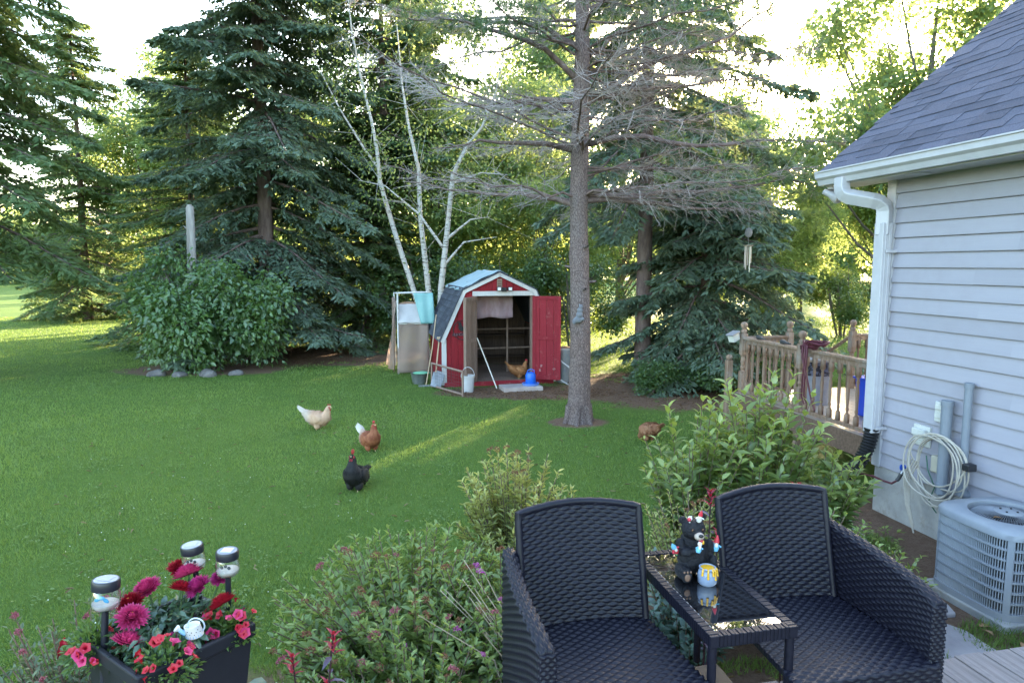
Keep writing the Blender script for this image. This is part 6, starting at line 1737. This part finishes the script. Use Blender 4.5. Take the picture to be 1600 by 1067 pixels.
# ------------------------------------------------------------------ garden shrubs behind the seat
def shrub(name, label, loc, Hs, spread, nst, seed, leafm, ll, lw, per, tpl=FOLD, cluster=None, ncl=0, opp=False, stemm=None, indiv=0, lean=(0, 0), glowtop=False, gpow=4.0):
    t = thing(name, label, 'shrub', loc, 0)
    g = np.random.default_rng(seed)
    sA = []; sB = []; P = []; D = []; N = []; L = []; T = []; tips = []
    for s in range(nst):
        a = g.random() * 6.283; out_ = spread * math.sqrt(g.random()); h = Hs * g.uniform(.62, 1.0) * (1 - .28 * (out_ / spread) ** 2)
        p0 = np.array([.12 * spread * math.cos(a), .12 * spread * math.sin(a), 0]); p2 = np.array([out_ * math.cos(a) + lean[0], out_ * math.sin(a) + lean[1], h]); p1 = p0 * .4 + p2 * .6; p1[:2] *= .72; p1[2] = h * .62
        ts = np.linspace(0, 1, 7)[:, None]
        q = (1 - ts) ** 2 * p0 + 2 * ts * (1 - ts) * p1 + ts ** 2 * p2
        sA.append(q[:-1]); sB.append(q[1:]); tips.append(p2)
        k = per; u = g.uniform(.28, 1.0, k) if not opp else np.repeat(np.linspace(.25, 1, k // 2), 2); u = np.sort(u)[:, None]
        pp = (1 - u) ** 2 * p0 + 2 * u * (1 - u) * p1 + u ** 2 * p2
        tan = unit(2 * (1 - u) * (p1 - p0) + 2 * u * (p2 - p1))
        az = (np.arange(k) * 2.4 + g.random() * 6) if not opp else (np.repeat(np.arange(k // 2) * 1.571, 2) + np.tile([0, math.pi], k // 2) + g.random() * 3)
        rad = np.column_stack([np.cos(az), np.sin(az), np.zeros(k)])
        d = unit(rad * (1.05 - .45 * u) + tan * (.35 + .45 * u) + g.normal(0, .18, (k, 3)))
        P.append(pp + g.normal(0, .006, (k, 3))); D.append(d); nn = tan + g.normal(0, .25, (k, 3)); nn[:, 2] += .8; N.append(nn)
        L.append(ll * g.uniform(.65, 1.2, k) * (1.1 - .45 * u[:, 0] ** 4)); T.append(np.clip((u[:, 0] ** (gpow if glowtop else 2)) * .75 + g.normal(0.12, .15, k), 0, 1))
    P, D, N = map(np.concatenate, (P, D, N)); L = np.concatenate(L); T = np.concatenate(T)
    if indiv:        # the leaves that show largest: those high up and nearest the camera
        score = P[:, 2] * 1.2 - P[:, 1] * .8 + g.random(len(P)) * .2
        ix = np.argsort(-score)[:indiv]; rest = np.setdiff1d(np.arange(len(P)), ix)
        protos = []
        for q in range(4):
            V, F, TT = leaves([[0, 0, 0]], [[1, 0, 0]], [[0, 0, 1]], 1.0, lw / ll, BIGLEAF, np.array([.15 + .27 * q])); protos.append(npmesh('leaf', V, F, leafm, TT, True))
        for i in ix:
            d = Vector(D[i]).normalized(); s_ = Vector(N[i]).cross(d).normalized(); u_ = d.cross(s_)
            M_ = Matrix(((d.x, s_.x, u_.x, P[i][0]), (d.y, s_.y, u_.y, P[i][1]), (d.z, s_.z, u_.z, P[i][2]), (0, 0, 0, 1)))
            o = inst(protos[min(3, int(T[i] * 4))], 'leaf', t); o.matrix_local = M_ @ Matrix.Scale(L[i], 4)
        P, D, N, L, T = P[rest], D[rest], N[rest], L[rest], T[rest]
    V, F, TT = leaves(P, D, N, L, L * lw / ll, tpl, T)
    o = inst(npmesh('foliage', V, F, leafm, TT), 'foliage', t); o['kind'] = 'stuff'
    o = inst(npmesh('stems', *sticks(np.concatenate(sA), np.concatenate(sB), .004, .003), stemm or STEMB), 'stems', t); o['kind'] = 'stuff'
    if cluster:
        order = sorted(range(len(tips)), key=lambda i: -tips[i][2] + .5 * tips[i][1])
        for k, i in enumerate(order[:ncl]):
            c = cluster[int(g.integers(0, len(cluster)))]
            inst(c, 'flower_cluster', t, tuple(tips[i] + [0, 0, .004]), (g.normal(0, .35), g.normal(0, .35), g.random() * 6), g.uniform(.55, 1.15))
    return t
STEMB = mat('shrub_stem', (.10, .06, .04), (.20, .14, .10), 12, .8)
def corymb(m, seed, r=.024):
    g = np.random.default_rng(seed); n = 90
    a = g.random(n) * 6.283; rr = r * np.sqrt(g.random(n)); P = np.stack([rr * np.cos(a), rr * np.sin(a), .010 * (1 - (rr / r) ** 2) + g.normal(0, .003, n)], 1)
    V, F, T = leaves(P, g.normal(0, 1, (n, 3)), g.normal(0, 1, (n, 3)), .009, .007, DIAMOND); return npmesh('flower_cluster', V, F, m, T)
RUST = leafmat('faded_flower', (.16, .075, .045), (.30, .15, .09), (.2, .08, .05), .15, .0); ROSE = leafmat('rose_flower', (.26, .07, .09), (.40, .15, .17), (.3, .1, .1), .2, .0); MAUV = leafmat('mauve_flower', (.36, .07, .26), (.55, .18, .42), (.4, .1, .3), .2, .0)
CL1 = [corymb(RUST, 1), corymb(RUST, 2), corymb(RUST, 5), corymb(ROSE, 3)]; CL2 = [corymb(RUST, 1), corymb(ROSE, 3), corymb(MAUV, 4)]
SPL = leafmat('spirea_leaf', (.075, .140, .042), (.255, .335, .090), (.34, .42, .08), .38, .045)
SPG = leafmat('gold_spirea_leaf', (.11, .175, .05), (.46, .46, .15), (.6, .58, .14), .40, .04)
shrub('spirea_shrub', 'wide green spirea with faded rust flower heads left of the seat', (-.55, 3.62, 0), 1.14, .80, 270, 1, SPL, .066, .032, 48, FOLD, CL1, 50)
shrub('spirea_shrub', 'green spirea with pink and mauve flower heads touching the left wicker arm', (-.02, 3.42, 0), 1.12, .62, 210, 2, SPL, .064, .031, 48, FOLD, CL2, 26)
shrub('spirea_shrub', 'green spirea at the bottom edge of the picture, left of the seat', (-.45, 2.88, 0), 1.0, .55, 200, 3, SPL, .064, .031, 46, FOLD, CL1, 24)
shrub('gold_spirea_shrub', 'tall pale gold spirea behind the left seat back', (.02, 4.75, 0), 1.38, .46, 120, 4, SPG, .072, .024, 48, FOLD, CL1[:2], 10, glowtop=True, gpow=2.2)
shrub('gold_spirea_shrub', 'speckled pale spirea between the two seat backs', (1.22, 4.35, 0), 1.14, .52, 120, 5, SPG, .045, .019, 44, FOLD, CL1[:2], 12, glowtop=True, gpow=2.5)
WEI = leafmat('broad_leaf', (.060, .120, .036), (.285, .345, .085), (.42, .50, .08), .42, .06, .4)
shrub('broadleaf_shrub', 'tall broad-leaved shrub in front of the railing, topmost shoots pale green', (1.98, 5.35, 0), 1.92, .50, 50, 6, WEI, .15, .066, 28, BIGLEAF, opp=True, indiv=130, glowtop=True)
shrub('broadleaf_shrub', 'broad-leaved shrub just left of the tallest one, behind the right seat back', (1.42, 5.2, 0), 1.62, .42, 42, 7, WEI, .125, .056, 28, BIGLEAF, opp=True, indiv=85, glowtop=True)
shrub('broadleaf_shrub', 'broad-leaved shrub by the drain pipe and house corner', (2.60, 5.55, 0), 1.30, .42, 42, 8, WEI, .125, .060, 28, BIGLEAF, opp=True, indiv=85, glowtop=True)
shrub('leafy_perennial', 'low leafy plants below the house corner', (2.62, 4.75, 0), .62, .40, 50, 9, WEI, .075, .034, 20, BIGLEAF, opp=True)
shrub('leafy_perennial', 'blue-green leafy plant behind the bear figurine', (1.02, 3.75, 0), 1.02, .34, 46, 10, leafmat('bluegreen_leaf', (.030, .075, .048), (.085, .15, .105), (.15, .24, .08), .3, .08), .075, .042, 22, BIGLEAF, opp=True)
shrub('leafy_perennial', 'mixed green shoots filling the bed behind the right seat', (1.9, 4.4, 0), 1.10, .58, 100, 12, SPL, .075, .036, 32, BIGLEAF)
shrub('leafy_perennial', 'pale weedy plants in the bottom left corner', (-2.0, 3.0, 0), 1.12, .50, 110, 13, leafmat('pale_weed', (.05, .085, .040), (.16, .20, .10), (.22, .26, .1), .3, .04), .05, .022, 26, FOLD, [corymb(ROSE, 9, .014)], 6)
# red-leaved stems
REDL = leafmat('red_leaf', (.22, .006, .028), (.52, .020, .050), (.6, .04, .05), .35, .05); PURP = leafmat('purple_leaf', (.030, .014, .034), (.085, .040, .078), (.12, .02, .05), .25, .10)
def redstem(label, loc, Hs, seed, nst=3):
    t = thing('red_leaved_plant', label, 'plant', loc, 0, 'red tipped plants in the bed'); g = np.random.default_rng(seed)
    for s in range(nst):
        tip = np.array([g.normal(0, .07), g.normal(0, .05), Hs * (1 - .13 * s)]); b = MB(); b.tube([(0, 0, 0), tuple(tip * [.5, .5, .55]), tuple(tip)], [.006, .005, .003], 6); b.build('stem', mat('dark_stem', (.05, .02, .025), rough=.6), t, True)
        n = 11; k = np.arange(n); az = k * 2.4; up_ = .4 + .05 * k; z = tip[2] - .03 - .012 * (n - k) + .03
        D = np.stack([np.cos(az) * .5, np.sin(az) * .5, up_], 1); P_ = np.tile(tip, (n, 1)) - np.stack([0 * k, 0 * k, .09 * (n - k) / n], 1)
        V, F, T = leaves(P_, D, np.stack([-np.cos(az), -np.sin(az), 0 * az + .4], 1), .052, .018, BIGLEAF); inst(npmesh('red_shoot', V, F, REDL, T), 'red_shoot', t)
        n = 14; zz = g.uniform(.45, .93, n); az = g.random(n) * 6.28; P_ = tip * zz[:, None]; D = np.stack([np.cos(az), np.sin(az), g.normal(.15, .2, n)], 1); N_ = np.tile([0, 0, 1.0], (n, 1)) + g.normal(0, .2, (n, 3))
        V, F, T = leaves(P_, D, N_, .07, .026, BIGLEAF); inst(npmesh('leaves', V, F, PURP, T), 'leaves', t)['kind'] = 'stuff'
redstem('red tipped stem rising between bear and right seat back', (1.01, 3.40, 0), 1.43, 1)
redstem('red tipped plant peeping over the right seat back', (1.52, 3.6, 0), 1.42, 2)
redstem('purple leaved plant with red tips right of the planter', (-.86, 2.72, 0), 1.13, 3, 4)
# woolly silver leaves by the planter foot
g = np.random.default_rng(14); n = 46; a = g.random(n) * 6.283; P = np.stack([.14 * g.normal(0, .6, n), .1 * g.normal(0, .6, n), g.uniform(.72, .90, n)], 1)
t = thing('lambs_ear_plant', 'woolly silver-green leaves between planter and purple plant', 'plant', (-.93, 2.58, 0))
V, F, T = leaves(P, np.stack([np.cos(a), np.sin(a), g.normal(.2, .3, n)], 1), np.tile([0, 0, 1.0], (n, 1)) + g.normal(0, .3, (n, 3)), g.uniform(.06, .10, n), .036, BIGLEAF); inst(npmesh('leaves', V, F, leafmat('silver_leaf', (.14, .19, .14), (.26, .32, .26), (.2, .28, .16), .25, .03), T, True), 'leaves', t)['kind'] = 'stuff'
inst(npmesh('stems', *sticks(np.zeros((n, 3)), P, .004, .003), stm), 'stems', t)['kind'] = 'stuff'
# dry stalks through the spirea
rs = np.random.default_rng(19)
t = thing('dry_stalks', 'bunch of dry tan stalks leaning beside the left wicker arm', 'stalks', (.10, 3.05, 0))
for k in range(12):
    e = (rs.uniform(-.55, .1), rs.uniform(-.2, .35), rs.uniform(.8, 1.12)); b = MB(); b.tube([(.05 * rs.random(), 0, 0), (e[0] * .35, e[1] * .5, e[2] * .75), e], [.004, .0035, .0018], 5); b.build('stalk', mat('dry_stalk', (.30, .23, .15), (.42, .34, .25), 9, .8), t)
# weeds and tufts round the paving
def tuft(label, x, y, n, h, r, seed, m, nm='grass_tuft'):
    g = np.random.default_rng(seed); a = g.random(n) * 6.283; rr = r * np.sqrt(g.random(n)); P = np.stack([rr * np.cos(a), rr * np.sin(a), np.zeros(n)], 1)
    D = g.normal(0, .45, (n, 3)); D[:, 2] = 1; N = g.normal(0, 1, (n, 3)); N[:, 2] = .1
    V, F, T = leaves(P, D, N, h * g.uniform(.5, 1.2, n), .006, DIAMOND); o = link(bpy.data.objects.new(nm, npmesh(nm, V, F, m, T))); o.location = (x, y, 0); tag(o, label, 'grass', kind='stuff')
GT = MATS['grass_blade']
for k, (x, y, lab) in enumerate(((3.38, 4.45, 'grass growing along the concrete pad'), (2.72, 4.02, 'grass tuft between the paving stones and the deck'), (2.5, 4.75, 'weeds beside the middle paving stone'), (3.3, 6.1, 'weeds by the wall below the tap'), (2.75, 5.45, 'weeds under the leafy plants'), (3.6, 4.2, 'grass tuft at the deck end near the house'))):
    tuft(lab, x, y, 900, .085, .26, 30 + k, GT)
    if k in (2, 3, 4):
        g = np.random.default_rng(60 + k); n = 80; a = g.random(n) * 6.283; rr = .26 * np.sqrt(g.random(n))
        P = np.stack([rr * np.cos(a), rr * np.sin(a), g.uniform(.02, .12, n)], 1); V, F, T = leaves(P, np.stack([np.cos(a * 3), np.sin(a * 3), g.normal(.3, .2, n)], 1), np.tile([0, 0, 1.0], (n, 1)) + g.normal(0, .3, (n, 3)), g.uniform(.04, .08, n), .03, BIGLEAF)
        o = link(bpy.data.objects.new('ground_ivy', npmesh('ground_ivy', V, F, WEI, T))); o.location = (x + .1, y + .1, 0); tag(o, ('creeping green weeds beside the middle paving stone', 'creeping green weeds against the foundation', 'creeping green weeds under the leafy plants')[k - 2], 'weeds', kind='stuff')
# dry leaves by the pad and crumbs on the seat
DL = mat('dry_leaf', (.30, .15, .07), (.42, .26, .14), 20, .8)
for k, (x, y, z, lab) in enumerate(((3.33, 4.62, .02, 'curled brown leaf by the air conditioner pad'), (3.36, 4.50, .02, 'second curled brown leaf, nearer the deck'), (3.50, 4.40, .02, 'third brown leaf lying on the grass by the pad'), (3.60, 4.93, .71, 'dry leaf lying on the air conditioner lid'))):
    V, F, T = leaves([[0, 0, 0.015]], [[math.cos(k * 2), math.sin(k * 2), .2]], [[.2, .1, 1]], .10 if k < 3 else .06, .06 if k < 3 else .03, BIGLEAF); o = link(bpy.data.objects.new('dry_leaf', npmesh('dry_leaf', V, F, DL, T))); o.location = (x, y, z); md = o.modifiers.new('solid', 'SOLIDIFY'); md.thickness = .002; tag(o, lab, 'leaf')
